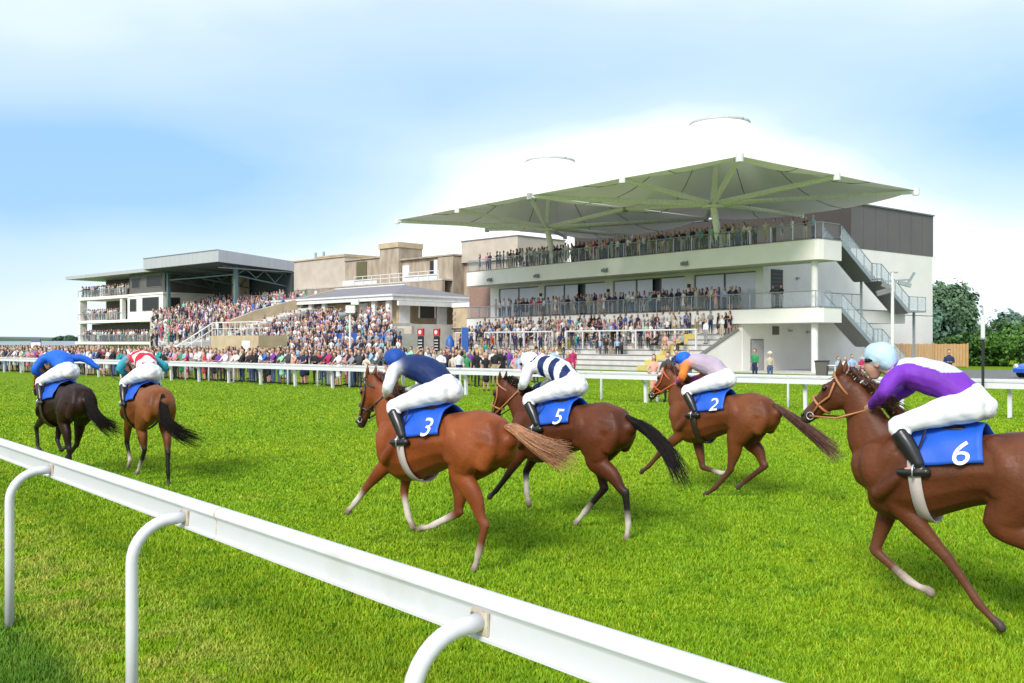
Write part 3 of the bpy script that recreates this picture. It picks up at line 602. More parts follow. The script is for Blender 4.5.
P('band', M['white'], lambda b: b.box(-.1, 6.0, -.62, 6, 6.101, 6.6), sp)
P('quoin', M['stone'], lambda b: [b.box(-.02, .5, -.54, -.501, .3+i*.62, .62+i*.62) for i in range(9)]+[b.box(5.3, 5.82, -.54, -.501, .3+i*.62, .62+i*.62) for i in range(9)], sp)
P('beam', M['black'], lambda b: (b.box(.2, 9.2, -.9, -.75, 3.6, 3.75)), sp)
bk = empty('brick_wall', tuple(w1(43.2, 3.5)), ROT1, 'red brown brick wall showing at the left end of the cream grandstand', 'wall')
P('wall', M['brick'], lambda b: (b.box(-4.2, .0, 0, 8, 0, 8.4)), bk)
P('coping', M['capgrey'], lambda b: (b.box(-4.3, .0, -.1, 8, 8.401, 8.55)), bk)
# ---------------------------------------------------------------- old stone building behind
ob = empty('stone_building', tuple(w3(5, 13)), ROT3, 'old weathered stone building with rendered block, chimney and flat roofs behind the pavilion', 'building')
P('wall', M['render2'], lambda b: b.box(-42, -26.9, 3, 10, 0, 14.6), ob)
P('parapet', M['stoney'], lambda b: (b.box(-42.2, -26.8, 2.8, 10, 14.601, 14.8), b.box(-34, -26.8, 2.75, 9.9, 14.801, 15.0), b.box(-42.3, -40.8, 2.7, 10.1, 0, 14.6)), ob)
P('wall', M['stone'], lambda b: (b.box(-26.89, -17.9, 3.0, 10, 0, 13.9), b.box(-13.7, -5.9, 3.0, 12, 0, 13.2), b.box(-5.89, -2.9, 2.6, 12, 0, 13.1), b.box(-2.89, 7.5, 4.5, 13, 0, 12.3)), ob)
P('cornice', M['stone'], lambda b: (b.box(-26.9, -17.8, 2.8, 10, 13.901, 14.1), b.box(-13.8, -2.8, 2.55, 12.1, 13.201, 13.4)), ob)
P('chimney', M['stone'], lambda b: (b.box(-17.89, -13.71, 2.4, 6.5, 0, 15.0)), ob)
P('chimney_cap', M['stoney'], lambda b: (b.box(-17.95, -13.6, 2.2, 6.6, 15.001, 15.7)), ob)
P('block', M['render2'], lambda b: (b.box(-2.88, 7.2, 4.0, 12.5, 12.31, 15.0)), ob)
P('block_edge', M['capgrey'], lambda b: (b.box(-2.95, 7.3, 3.9, 12.6, 15.001, 15.12)), ob)
P('parapet', M['stone'], lambda b: (b.box(-40, -3.0, .9, 1.3, 6.0, 10.0)), ob)
P('terrace_slab', M['concrete'], lambda b: (b.box(-40.05, -2.95, .85, 3, 10.001, 10.2)), ob)
P('railing', M['white'], lambda b: ([b.bar((-22, 1.1, z), (-4, 1.1, z), .08, .08) for z in (11.3, 10.8)], [b.bar((x, 1.1, 10.2), (x, 1.1, 11.3), .08, .08) for x in np.arange(-22, -3.9, 2.0)], b.box(-25, -17, 1.2, 1.25, 10.2, 10.9), b.box(-11, -4.5, 1.2, 1.25, 10.2, 10.9)), ob)
P('door', M['white'], lambda b: (b.box(-13.4, -12.0, 2.8, 2.99, 10.2, 12.5), b.box(-6.9, -6.2, 2.8, 2.99, 10.2, 12.9)), ob)
P('window', M['dark'], lambda b: b.box(-7.8, -7.0, 2.9, 2.99, 11.0, 12.8), ob); P('window', mat('mossy_panel', (.12, .11, .05), .8), lambda b: b.box(-24, -21.6, 2.9, 2.99, 11, 13.6), ob)
for x in (-37.5, -35.3): P('roof_vent', M['steelg'], lambda b: b.tube([(x, 5, 14.6), (x, 5, 16.0)], .18, 8), ob)
# pavilion terrace (stepped) with blue hoardings
pt = empty('pavilion_terrace', tuple(w3(12, -10)), ROT3, 'stepped concrete terrace filled with spectators in front of the pavilion', 'terrace')
def pav_h(b): return max(0, min(7, math.floor((b+17)/2.3)+1))*.6
def pav_lim(b): return .6+1.4*b, min(25., 36+1.85*b)
P('step', M['concrete'], lambda b: [b.box(12-pav_lim(-17+i*2.3)[1], 12-pav_lim(-17+i*2.3)[0], -7+i*2.3, -4.7+i*2.3+.01 if i < 6 else 9.45, 0, (i+1)*.6) for i in range(7)], pt)
for i, a in enumerate((-13.6, -11.3, -9.0, -6.7, -4.4, -2.1)):
    s_ = empty('hoarding', tuple(w3(a, -11.2, pav_h(-11.2))), ROT3, 'blue advertising board on the pavilion terrace, '+('rightmost', 'second from the right', 'third from the right', 'third from the left', 'second from the left', 'leftmost')[i]+' of the row of six', 'board', 'blue boards in the pavilion terrace')
    P('board', M['blueboard'], lambda b: b.box(-1.1, 1.1, 0, .05, .35, 1.25), s_); P('stand', M['black'], lambda b: (b.box(-.9, -.82, -.1, .3, 0, .349), b.box(.82, .9, -.1, .3, 0, .349)), s_)
# bookmakers' stands: red-topped and blue
def bookie(px_, py_, col, lab, h=2.9, board='red'):
    e = empty('bookmaker_stand', (px_, py_, 0), R(-40), lab, 'betting stand', 'betting stands in the crowd')
    P('pole', M['black'], lambda b: (b.tube([(0, 0, 0), (0, 0, h-.4)], .05, 8), b.box(-.5, .5, -.3, .3, 0, .12)), e)
    P('board', M['black'], lambda b: b.box(-.30, .30, -.07, .07, h-1.9, h-.62), e)
    hd = P('header', M[col], lambda b: (b.box(-.34, .34, -.09, .09, h-.6, h)), e)
    P('disc', M['white'], lambda b: b.tube([(0, -.095, h-.3), (0, -.12, h-.3)], .17, 16), hd)
    for i in range(4): P('price_strip', M['white'], lambda b: b.box(-.22, .22, -.085, -.071, h-1.75+i*.25, h-1.68+i*.25), e)
    return e
bookie(-7.6, 80, 'red', 'left one of two red topped betting stands before the cream curved wall', 3.3)
bookie(-6.35, 81, 'red', 'right one of two red topped betting stands before the cream curved wall', 3.3)
ub = empty('parasol', (-4.65, 72, 0), 0, 'closed blue parasol beside the stone annex', 'parasol')
P('cover', M['blueboard'], lambda b: b.tube([(0, 0, .9), (0, 0, 1.5), (0, 0, 2.3), (0, 0, 2.7)], [.30, .36, .3, .05], 12), ub, smooth=True); P('pole', M['steelg'], lambda b: (b.tube([(0, 0, 0), (0, 0, .95)], .04, 8), b.tube([(0, 0, 0), (0, 0, .08)], .35, 16)), ub)
bn = empty('banner', (-3.9, 80, 0), 0, 'tall narrow blue feather banner beside the stone annex', 'banner')
P('flag', M['blueboard'], lambda b: b.box(-.27, .27, -.02, .02, .8, 3.4), bn); P('pole', M['steelg'], lambda b: b.tube([(-.3, 0, 0), (-.3, 0, 3.5)], .03, 8), bn)
# camera mast poking over the pavilion crowd
cm = empty('loudspeaker_mast', (-10.8, 64, 0), 0, 'white pole with cluster of grey loudspeakers among the pavilion crowd', 'mast')
P('pole', M['white'], lambda b: b.tube([(0, 0, 0), (0, 0, 4.3)], .07, 10), cm)
P('loudspeaker', M['white'], lambda b: b.box(-.25, .35, -.2, .2, 4.1, 4.6), cm); P('loudspeaker', M['steelg'], lambda b: b.tube([(-.7, -.1, 3.9), (-.2, 0, 4.0)], [.28, .1], 12), cm); P('loudspeaker', M['white'], lambda b: b.box(.1, .6, -.25, .1, 4.65, 5.0), cm)
# lamp mast by the outside stairs
lm = empty('floodlight_mast', (21.6, 54.5, 0), 0, 'white pole with grey cctv cameras in front of the outside staircases', 'mast')
P('pole', M['white'], lambda b: b.tube([(0, 0, 0), (0, 0, 6.1)], [.11, .08], 12), lm)
P('arm', M['steelg'], lambda b: (b.bar((-.5, 0, 5.6), (1.0, 0, 5.7), .09, .09), b.bar((-.1, 0, 6.1), (.3, 0, 6.1), .08, .08)), lm)
P('camera_housing', M['steelg'], lambda b: (b.bar((.35, 0, 5.55), (1.0, -.1, 5.35), .28, .22), b.bar((.9, 0, 5.5), (1.25, 0, 6.1), .12, .12)), lm); P('camera_housing', M['capgrey'], lambda b: (b.bar((-.6, 0, 5.45), (-.2, -.1, 5.25), .3, .26), b.bar((-.9, 0, 4.9), (-.2, -.1, 5.1), .25, .3)), lm)
# ---------------------------------------------------------------- right-hand background
fn = empty('board_fence', (37, 84, 0), R(-12), 'pale timber board fence beside the end of the cream grandstand', 'fence')
P('boards', M['wood'], lambda b: [b.box(-8+i*.25, -7.77+i*.25, 0, .03, .05, 2.0+.02*(i % 3)) for i in range(43)], fn)
for x in (-7.9, -5.3, -2.7, -.1, 2.65): P('post', M['wood'], lambda b: b.box(x-.06, x+.06, -.09, -.002, 0, 2.1), fn)
mp_ = empty('marker_post', (12.95, 26.4, 0), 0, 'black post with narrow white cap panel standing by the far rail', 'post')
P('pole', M['black'], lambda b: b.tube([(0, 0, 0), (0, 0, 2.2)], .038, 10), mp_); P('cap', M['white'], lambda b: b.tube([(0, 0, 2.2), (0, 0, 2.86)], .055, 12), mp_); P('cap_band', M['steelg'], lambda b: b.tube([(0, 0, 2.2), (0, 0, 2.25)], .08, 12), mp_)
P('spike', M['black'], lambda b: b.tube([(0, 0, 2.86), (0, 0, 3.1)], [.012, .006], 6), mp_)
gp = empty('gate_pillar', (44.2, 80.5, 0), 0, 'pale gate pillar at the right edge in front of the bushes', 'pillar')
P('shaft', M['render'], lambda b: b.box(-.5, .9, -.4, .4, 0, 1.9), gp); P('cap', M['concrete'], lambda b: b.box(-.6, 1.0, -.5, .5, 1.901, 2.0), gp)
hs = empty('distant_house', (103, 185, 0), R(10), 'terracotta roofed house glimpsed behind the bushes at the right edge', 'house')
P('wall', M['stoney'], lambda b: b.box(-6, 6, 0, 8, 0, 2.3), hs); P('roof', mat('terracotta_tiles', (.50, .22, .10), .8), lambda b: b.prism([(-.5, 2.3), (8.5, 2.3), (4, 4.4)], -6.3, 6.3), hs)
# blue car at the right edge
M['carblue'] = mat('blue_car_paint', (.015, .12, .62), .25, (.015, .11, .58), 2, spec=.6)
cr_ = empty('parked_car', (32.1, 57.5, 0), R(8), 'bright blue hatchback on the road, cut off by the right edge of the photo', 'car')
cp = [(-1.75, .32), (-1.78, .55), (-1.6, .72), (-1.1, .88), (-.75, 1.0), (-.1, 1.38), (.5, 1.47), (1.3, 1.42), (1.9, 1.0), (2.0, .85), (2.0, .32)]
def carb(b):
    n = len(cp); vs = []
    for yy, s in ((-.84, .94), (-.72, 1), (.72, 1), (.84, .94)):
        for x, z in cp: vs.append((x*s, yy*(1 if z < .95 else .86), .32+(z-.32)*(.97 if s < 1 else 1)))
    fs = [tuple(range(n)), tuple(range(4*n-1, 3*n-1, -1))]+[(j*n+i, j*n+(i+1) % n, (j+1)*n+(i+1) % n, (j+1)*n+i) for j in range(3) for i in range(n)]
    b.add(vs, fs)
P('body', M['carblue'], carb, cr_, smooth=30)
P('windscreen', M['pane'], lambda b: b.add([(-.74, -.56, 1.03), (-.12, -.53, 1.39), (-.12, .53, 1.39), (-.74, .56, 1.03)], [(0, 1, 2, 3)]), cr_)
P('side_window', M['dark'], lambda b: b.add([(-.6, -.755, 1.0), (-.05, -.70, 1.33), (1.2, -.70, 1.34), (1.6, -.76, 1.0)], [(0, 1, 2, 3)]), cr_)
for x in (-1.15, 1.25):
    for y in (-.78, .78):
        w_ = P('wheel', M['black'], lambda b: b.tube([(x, y-.1, .32), (x, y+.1, .32)], .32, 20), cr_, smooth=40); P('rim', M['steel'], lambda b: b.tube([(x, y+(-.12 if y < 0 else .12), .32), (x, y+(-.1 if y < 0 else .1), .32)], .19, 14), w_)
for y in (-.6, .6): P('headlight', M['white'], lambda b: b.tube([(-1.74, y, .66), (-1.6, y, .7)], [.13, .16], 12), cr_, smooth=40)
# ---------------------------------------------------------------- trees and shrubs
def leaves(cent, rad, n, size, base, flat=.8):
    V = []; T = []; cl = RNG.normal(size=(max(6, n//55), 3)); cl /= np.linalg.norm(cl, axis=1)[:, None]
    rr = RNG.uniform(.45, 1, len(cl))**.5; cc = cl*rr[:, None]*np.array(rad)+np.array(cent)
    k = RNG.integers(0, len(cl), n); off = RNG.normal(size=(n, 3))*np.array(rad)*.15
    p = cc[k]+off; tint = RNG.uniform(.65, 1.35, len(cl))[k]*RNG.uniform(.75, 1.25, n)
    nrm = p-np.array(cent); nrm /= np.linalg.norm(nrm, axis=1)[:, None]+1e-6; nrm += RNG.normal(size=(n, 3))*.6; nrm /= np.linalg.norm(nrm, axis=1)[:, None]
    a = np.cross(nrm, RNG.normal(size=(n, 3))); a /= np.linalg.norm(a, axis=1)[:, None]+1e-6; b = np.cross(nrm, a); s = size*RNG.uniform(.6, 1.4, n)[:, None]
    Q = np.stack([p-a*s, p+b*s*.6, p+a*s, p-b*s*.6], 1).reshape(-1, 3)
    C = np.array(base)[None]*tint[:, None]; C = np.concatenate([C, np.ones((n, 1))], 1); C = np.repeat(C, 4, 0)
    return Q, C
def tree(x, y, h, r, lab, cat='tree', base=(.06, .12, .03), size=.28, n=5000, trunk=True, lo=.25, name='broadleaf_tree', grp=None, conifer=False):
    e = empty(name, (x, y, 0), 0, lab, cat, grp); Qs = []; Cs = []
    if conifer:
        for i in range(9):
            t = i/8; z = h*(.12+.84*t); Q, C = leaves((0, 0, z), (r*(1.05-t), r*(1.05-t), h*.07), max(60, int(n/9*(1.15-t))), size, base); Qs.append(Q); Cs.append(C)
    else:
        for i in range(7 if trunk else 4):
            a = RNG.uniform(0, 6.28); q = RNG.uniform(.15, .55)*r; z = h*RNG.uniform(lo+.2, .8)
            Q, C = leaves((q*math.cos(a), q*math.sin(a), z), (r*.55, r*.55, min(h-z, h*.28)), n//8, size, base); Qs.append(Q); Cs.append(C)
        Q, C = leaves((0, 0, h*(.5+lo/2)), (r, r, h*(.5-lo/2)), n//3, size, base); Qs.append(Q); Cs.append(C)
    Q = np.concatenate(Qs); C = np.concatenate(Cs); Q[:, 2] = np.maximum(Q[:, 2], .03)
    npmesh('crown' if trunk else 'foliage', Q, np.arange(len(Q)).reshape(-1, 4), M['leaf'], e, vcol=C)
    if trunk:
        mb = MB(); mb.tube([(0, 0, -.1), (.1, 0, h*.3), (0, .1, h*.6), (.1, .1, h*.85)], [h*.028, h*.02, h*.013, .03], 9)
        if not conifer:
            for i in range(7):
                a = i*2.4; z = h*(.3+.06*i); mb.tube([(0, 0, z), (r*.35*math.cos(a), r*.35*math.sin(a), z+h*.1), (r*.65*math.cos(a), r*.65*math.sin(a), z+h*.2)], [h*.011, h*.007, .02], 6)
        mb.build('trunk', M['bark'], e, smooth=True)
    else:
        mb = MB(); [mb.tube([(0, 0, -.05), (r*.3*math.cos(a), r*.3*math.sin(a), h*.5)], [.05, .02], 5) for a in range(5)]; mb.build('stem', M['bark'], e)
    return e
TR = 'trees behind the timber fence'
G1, G2, G3 = (.13, .22, .12), (.09, .16, .11), (.075, .17, .03)
tree(57.0, 125, 9.8, 3.4, 'tall airy broadleaf tree right beside the end of the cream grandstand', base=G1, n=7000, grp=TR)
tree(62.6, 134, 8.6, 2.2, 'slimmer tree just right of the tall airy one', base=G1, n=5000, grp=TR)
tree(53.5, 122, 7.0, 3.6, 'lower dark tree filling the gap at the grandstand corner', base=G2, n=5000, grp=TR, lo=.0)
tree(61.5, 118, 5.6, 3.6, 'dark rounded tree below the tall airy one', base=G2, n=5000, grp=TR, lo=.0)
tree(73, 140, 6.6, 3.6, 'blue green conifer left of the black marker post', base=(.08, .15, .13), n=3500, grp=TR, conifer=True, name='conifer')
tree(78.5, 145, 7.6, 4.2, 'tallest blue green conifer behind the round bush', base=(.08, .15, .13), n=3500, grp=TR, conifer=True, name='conifer')
tree(75.5, 138, 5.2, 4, 'low blue green conifer between two taller ones', base=(.09, .16, .14), n=3500, grp=TR, conifer=True, name='conifer')
tree(84.5, 155, 7.4, 3.6, 'dark conifer at the right edge above the terracotta roof', base=(.07, .14, .12), n=3500, grp=TR, conifer=True, name='conifer')
tree(70.5, 150, 5.4, 3.8, 'bluish distant tree between the airy tree and the conifers', base=(.09, .16, .14), n=3500, grp=TR, lo=0)
SH = 'shrubs beside the road'
tree(44.6, 86.5, 4.0, 2.9, 'big round mid green bush beside the road', cat='bush', base=G3, size=.16, n=6500, trunk=False, lo=0, name='bush', grp=SH)
tree(41.2, 88, 2.9, 2.2, 'lower dark bush left of the big round one', cat='bush', base=(.06, .14, .035), size=.15, n=4000, trunk=False, lo=0, name='bush', grp=SH)
tree(43.2, 90.5, 2.5, 2.4, 'small bush tucked behind the big round one', cat='bush', base=(.045, .11, .03), size=.15, n=3000, trunk=False, lo=0, name='bush', grp=SH)
tree(48.5, 91.5, 3.3, 2.3, 'dark bush behind the pale gate pillar', cat='bush', base=(.06, .14, .035), size=.15, n=3000, trunk=False, lo=0, name='bush', grp=SH)
# left horizon
hl = MB(); hp = [(-1500, 0)]+[(-1500+i*60, 4+7*abs(math.sin(i*.37))+3*math.sin(i*1.3)) for i in range(52)]+[(1560, 0)]
hl.add([(x, 1400, z) for x, z in hp]+[(x, 1700, z) for x, z in hp], [tuple(range(len(hp)))]+[(i, i+1, i+1+len(hp), i+len(hp)) for i in range(len(hp)-1)])
tag(hl.build('hills', M['hill']), kind='structure')
mq = empty('marquee', (-101, 205, 0), R(-45), 'long low grey roofed marquee on the far left horizon', 'marquee')
P('roof', mat('pale_grey_canvas', (.26, .31, .33), .7), lambda b: b.prism([(-4, 1.6), (4, 1.6), (0, 2.5)], -34, 34), mq); P('side', M['steelg'], lambda b: b.box(-33, 33, -3.8, 3.8, 0, 1.6), mq)
sg = empty('sign_box', (-59.5, 120, 0), R(-30), 'white square sign with dark top band above the far left crowd', 'sign')
P('panel', M['white'], lambda b: b.box(-.95, .95, -.05, .05, .3, 2.2), sg); P('header', mat('slate_blue_band', (.12, .12, .22), .6), lambda b: b.box(-.95, .95, -.06, .06, 2.201, 2.65), sg); P('post', M['steelg'], lambda b: (b.box(-.9, -.8, .06, .14, 0, 2.2), b.box(.8, .9, .06, .14, 0, 2.2)), sg)
for i, (x, y, h, r_) in enumerate(((-108, 205, 3.0, 3.2), (-92, 208, 2.6, 3), (-81, 205, 2.9, 3.4), (-135, 260, 3.6, 5))):
    tree(x, y+30, h+.6, r_, 'small distant tree above the far left horizon, '+('first', 'second', 'third', 'tallest')[i]+' seen from the left edge', base=(.06, .11, .07), size=.4, n=900, lo=0, grp='far trees on the left horizon')
# ---------------------------------------------------------------- spectators
PAL = dict(white=(.70,.70,.70), cream=(.62,.55,.44), pink=(.62,.25,.30), salmon=(.66,.34,.26), red=(.50,.03,.04), crimson=(.40,.02,.10), navy=(.015,.025,.09), blue=(.05,.16,.50), sky_blue=(.30,.46,.66),
           black=(.012,.012,.015), charcoal=(.05,.05,.055), grey=(.28,.28,.30), lilac=(.42,.34,.52), purple=(.17,.04,.30), teal=(.02,.34,.34), green=(.04,.26,.10), mint=(.30,.60,.42), mustard=(.55,.38,.06), khaki=(.36,.29,.18), brown=(.14,.07,.035), beige=(.50,.42,.32), orange=(.65,.20,.03), denim=(.06,.10,.20))
NAME = {k: k.replace('_', ' ') for k in PAL}
CM = {k: mat('cloth_'+k, v, .85, scale=9, bump=.1) for k, v in PAL.items()}
SK = [mat('skin_fair', (.56, .30, .215), .5, scale=12), mat('skin_tan', (.50, .27, .18), .5, scale=12), mat('skin_brown', (.20, .10, .06), .5, scale=12)]
HR = [('dark', mat('hair_dark', (.025, .016, .012), .5)), ('brown', mat('hair_brown', (.10, .05, .025), .5)), ('blond', mat('hair_blond', (.42, .28, .12), .5)), ('grey', mat('hair_grey', (.35, .34, .33), .5))]
def figure(pose='down', dress=False, sit=False, slim=1.0, hairlen=0, hat=False, lod=1):
    g = 'bottom'; w = .93 if dress or hairlen else 1.; w *= slim; Ls = []
    dz = -.42 if sit else 0
    for s in (1, -1):
        if sit: Ls.append(([(0, s*.09, .50, .085, .09, g), (.22, s*.10, .50, .08, .08, g), (.42, s*.11, .50, .058, .06, 'skin' if dress else g), (.46, s*.11, .44, .055, .055, 'skin' if dress else g), (.46, s*.11, .26, .05, .055, 'skin' if dress else g), (.47, s*.11, .09, .038, .04, 'skin' if dress else g)], (0, 1, 0))); fx = .47
        else:
            lg = 'skin' if dress else g
            Ls.append(([(0, s*.085, .93, .09*w, .10*w, g), (.01, s*.092, .72, .078*w, .085*w, g), (.015, s*.095, .50, .056*w, .06*w, lg), (0, s*.10, .34, .052*w, .058*w, lg), (-.01, s*.10, .12, .038, .042, lg)], (0, 1, 0))); fx = 0
        Ls.append(([(fx-.05, s*.105, .05, .038, .04, 'shoe'), (fx+.07, s*.11, .045, .042, .035, 'shoe'), (fx+.17, s*.115, .03, .036, .022, 'shoe')], (0, 1, 0)))
    t = 'top'
    Ls.append(([(0, 0, .90+dz, .150*w, .115*w, g), (.005, 0, 1.0+dz, .150*w, .112*w, t if dress else g), (.01, 0, 1.12+dz, .132*w, .105*w, t), (.01, 0, 1.27+dz, .155*w, .118*w, t), (0, 0, 1.40+dz, .165*w, .10*w, t), (-.005, 0, 1.475+dz, .10*w, .065, t)], (0, 1, 0)))
    if dress and not sit: Ls.append(([(0, 0, 1.02, .125*w, .105*w, t), (0, 0, .85, .165*w, .14*w, t), (0, 0, .62, .185*w, .16*w, t), (0, 0, .52, .19*w, .165*w, t)], (0, 1, 0)))
    Ls.append(([(0, 0, 1.46+dz, .055, .055, 'skin'), (.012, 0, 1.56+dz, .05, .052, 'skin')], (0, 1, 0)))
    Ls.append(([(.02, 0, 1.565+dz, .045, .052, 'skin'), (.02, 0, 1.62+dz, .068, .082, 'skin'), (.012, 0, 1.68+dz, .074, .092, 'skin'), (.0, 0, 1.735+dz, .062, .078, 'skin')], (0, 1, 0)))
    Ls.append(([(.09, 0, 1.675+dz, .010, .010, 'skin'), (.115, 0, 1.645+dz, .014, .012, 'skin')], (0, 1, 0)))
    Ls.append(([(-.03, 0, 1.63+dz, .066, .066, 'hair'), (-.022, 0, 1.70+dz, .081, .088, 'hair'), (-.004, 0, 1.75+dz, .072, .085, 'hair'), (.005, 0, 1.785+dz, .035, .04, 'hair')], (0, 1, 0)))
    if hairlen: Ls.append(([(-.05, 0, 1.68+dz, .08, .055, 'hair'), (-.075, 0, 1.56+dz, .085, .04, 'hair'), (-.09, 0, 1.42+dz, .075, .03, 'hair')], (0, 1, 0)))
    if hat: Ls.append(([(0, 0, 1.735+dz, .16, .16, 'hat'), (0, 0, 1.75+dz, .155, .155, 'hat')], (0, 1, 0))); Ls.append(([(0, 0, 1.75+dz, .085, .09, 'hat'), (0, 0, 1.83+dz, .07, .075, 'hat')], (0, 1, 0)))
    A = dict(down=[((.0, .21, 1.18), (.06, .22, .93)), None], fold=[((.04, .22, 1.16), (.22, .03, 1.17)), None], lean=[((.16, .23, 1.18), (.40, .12, 1.10)), None],
             phone=[((.17, .22, 1.22), (.26, .08, 1.52)), ((.02, .21, 1.17), (.20, .12, 1.12))], hip=[((-.05, .34, 1.20), (.06, .19, 1.0)), ((.0, .21, 1.18), (.07, .21, .94))], cheer=[((.05, .26, 1.62), (.08, .20, 1.90)), ((.04, .22, 1.17), (.25, .1, 1.2))],
             drink=[((.05, .24, 1.17), (.27, .14, 1.30)), ((.0, .21, 1.18), (.06, .22, .93))])[pose]
    for s, a in ((1, A[0]), (-1, A[1] or A[0])):
        (ex, ey, ez), (hx, hy, hz) = a; sl = 'skin' if dress else t
        Ls.append(([(0, s*.165*w, 1.40+dz, .052, .058, t), (ex*.5, s*(.19*w*.5+ey*.5), (1.40+ez)/2+dz, .046, .048, t), (ex, s*ey, ez+dz, .039, .04, sl), ((ex+hx)/2, s*(ey+hy)/2, (ez+hz)/2+dz, .035, .035, 'skin' if slim < 1.01 else t), (hx, s*hy, hz+dz, .026, .028, 'skin')], (0, 1, 0)))
        d = vnorm(np.array([hx-ex, hy-ey, hz-ez])); Ls.append(([(hx, s*hy, hz+dz, .03, .02, 'skin'), (hx+d[0]*.09, s*(hy+d[1]*.09), hz+dz+d[2]*.09, .036, .018, 'skin'), (hx+d[0]*.16, s*(hy+d[1]*.16), hz+dz+d[2]*.16, .022, .012, 'skin')], (0, 1, 0)))
    if pose == 'phone': Ls.append(([(.30, .08, 1.55+dz, .04, .01, 'shoe'), (.31, .08, 1.68+dz, .04, .01, 'shoe')], (0, 1, 0)))
    return Ls
SLOTS = ['skin', 'top', 'bottom', 'hair', 'shoe', 'hat']
def template(voxel=.021, **k):
    o = organic('tmpl', figure(**k), voxel, None, {s: m for s, m in zip(SLOTS, (SK[0], CM['white'], CM['navy'], HR[0][1], CM['black'], CM['cream']))}, smooth=2)
    me = o.data; bpy.data.objects.remove(o); me.name = 'person'; return me
KINDS = [('man', 'down', 0), ('man', 'fold', 0), ('man', 'lean', 0), ('man', 'phone', 0), ('man', 'drink', 0), ('man', 'hip', 0),
         ('woman', 'lean', 1), ('woman', 'down', 1), ('woman', 'drink', 1), ('woman', 'fold', 1), ('woman', 'phone', 0), ('woman', 'hip', 0)]
TM = []
for sx, ps, ds in KINDS:
    TM.append((template(pose=ps, dress=bool(ds), slim=.95 if sx == 'woman' else 1.04, hairlen=1 if sx == 'woman' else 0), sx, ps, ds))
TS = [(template(pose='lean', sit=True), 'man', 'lean', 0), (template(pose='fold', sit=True, slim=.95, hairlen=1, dress=True), 'woman', 'fold', 1)]
TH = [(template(pose='down', hat=True), 'man', 'down', 0), (template(pose='drink', hat=True, dress=True, slim=.95, hairlen=1), 'woman', 'drink', 1)]
def low_figure(sx, ps, ds):    # light version for the densest part of the crowd: vertices, faces, slot per face
    mb = MB(); lab = []
    for st, side in figure(pose=ps, dress=bool(ds), slim=.95 if sx == 'woman' else 1.04, hairlen=1 if sx == 'woman' else 0):
        if st[0][5] == 'shoe' or (st[0][3] < .012): continue
        n0 = len(mb.f); S = loft(mb, st, side, n=6, k=1)
        cs = np.array([s[0] for s in S])
        for f in mb.f[n0:]:
            c = np.mean([mb.v[i] for i in f], 0); lab.append(SLOTS.index(S[int(np.argmin(((cs-c)**2).sum(1)))][2]))
    F = []; Lb = []
    for f, l in zip(mb.f, lab):
        for i in range(1, len(f)-1): F.append((f[0], f[i], f[i+1])); Lb.append(l)
    return np.array(mb.v), np.array(F), np.array(Lb)
LOW = [low_figure(s, p, d) for s, p, d in KINDS]
TOPS = ['white']*13+['cream']*4+['pink']*4+['salmon']*2+['red']*1+['crimson']*1+['navy']*7+['blue']*2+['sky_blue']*4+['black']*7+['grey']*3+['lilac']*2+['purple', 'teal', 'green', 'mint', 'beige', 'beige', 'charcoal', 'charcoal', 'charcoal']
BOTS = ['navy']*4+['black']*4+['charcoal']*3+['denim']*4+['khaki']*2+['beige']*2+['grey']*2+['white']
PEOPLE = []     # every spectator: world position, facing, template set, place text
def spect(x, y, z, face, place, kind=None, top=None, bot=None, hair=None, skin=None, seat=False, hat=False, sc=None, extra='', must=False):
    if ('balcony' in place or 'terrace' in place) and not top and random.random() < .5: top = random.choice(['black', 'navy', 'charcoal', 'navy', 'white', 'grey', 'sky_blue', 'white', 'beige']); bot = random.choice(['black', 'navy', 'charcoal', 'black', 'khaki'])
    PEOPLE.append(dict(p=(x, y, z), f=face, place=place, kind=kind if kind is not None else random.randrange(len(KINDS)), top=top or random.choice(TOPS), bot=bot or random.choice(BOTS), hair=random.choices(range(4), (4, 4, 2, 2))[0] if hair is None else hair,
                       skin=random.choices(range(3), (7, 3, .5))[0] if skin is None else skin, seat=seat, hat=hat, sc=sc or random.uniform(.94, 1.06), extra=extra, must=must))
def row(fn, a0, a1, gap, b, h, place, ang_, jit=.25, p=1., dark=False):
    a = a0
    while a < a1:
        if random.random() < p:
            bb_ = b+random.uniform(-jit, jit)*.5; w = fn(a+random.uniform(-.12, .12), bb_, h if not callable(h) else h(bb_)); spect(w.x, w.y, w.z, ang_+random.uniform(-.7, .7), place)
        a += gap*random.uniform(.75, 1.3)
FA1 = math.atan2(-.628, -.778); FA2 = math.atan2(-.743, -.669); FA3 = math.atan2(-.707, -.707)
row(w1, 2.4, 7.6, .85, .55, 9.43, 'right end of the upper balcony', FA1, p=.9)
row(w1, 8, 36, .50, .55, 9.43, 'upper balcony', FA1); row(w1, 8, 35.5, .5, 1.4, 9.43, 'second row of the upper balcony', FA1, .5); row(w1, 9, 30, .9, 2.8, 9.43, 'back of the upper balcony', FA1, .8)
row(w1, 36, 41, .62, .6, 9.43, 'far left end of the upper balcony', FA1); row(w1, 42, 42.6, .8, .7, 9.43, 'far left end of the upper balcony', FA1)
row(w1, 9.3, 38.8, .55, .55, 4.65, 'lower balcony', FA1); row(w1, 9.6, 38, .6, 1.3, 4.65, 'second row of the lower balcony', FA1, .4)
for a, tp in ((6.0, 'charcoal'), (5.3, 'black')):
    w = w1(a, .75, 4.65); spect(w.x, w.y, w.z, FA1+.2, 'lower balcony by the dark door', kind=2, top=tp, bot='grey', must=True)
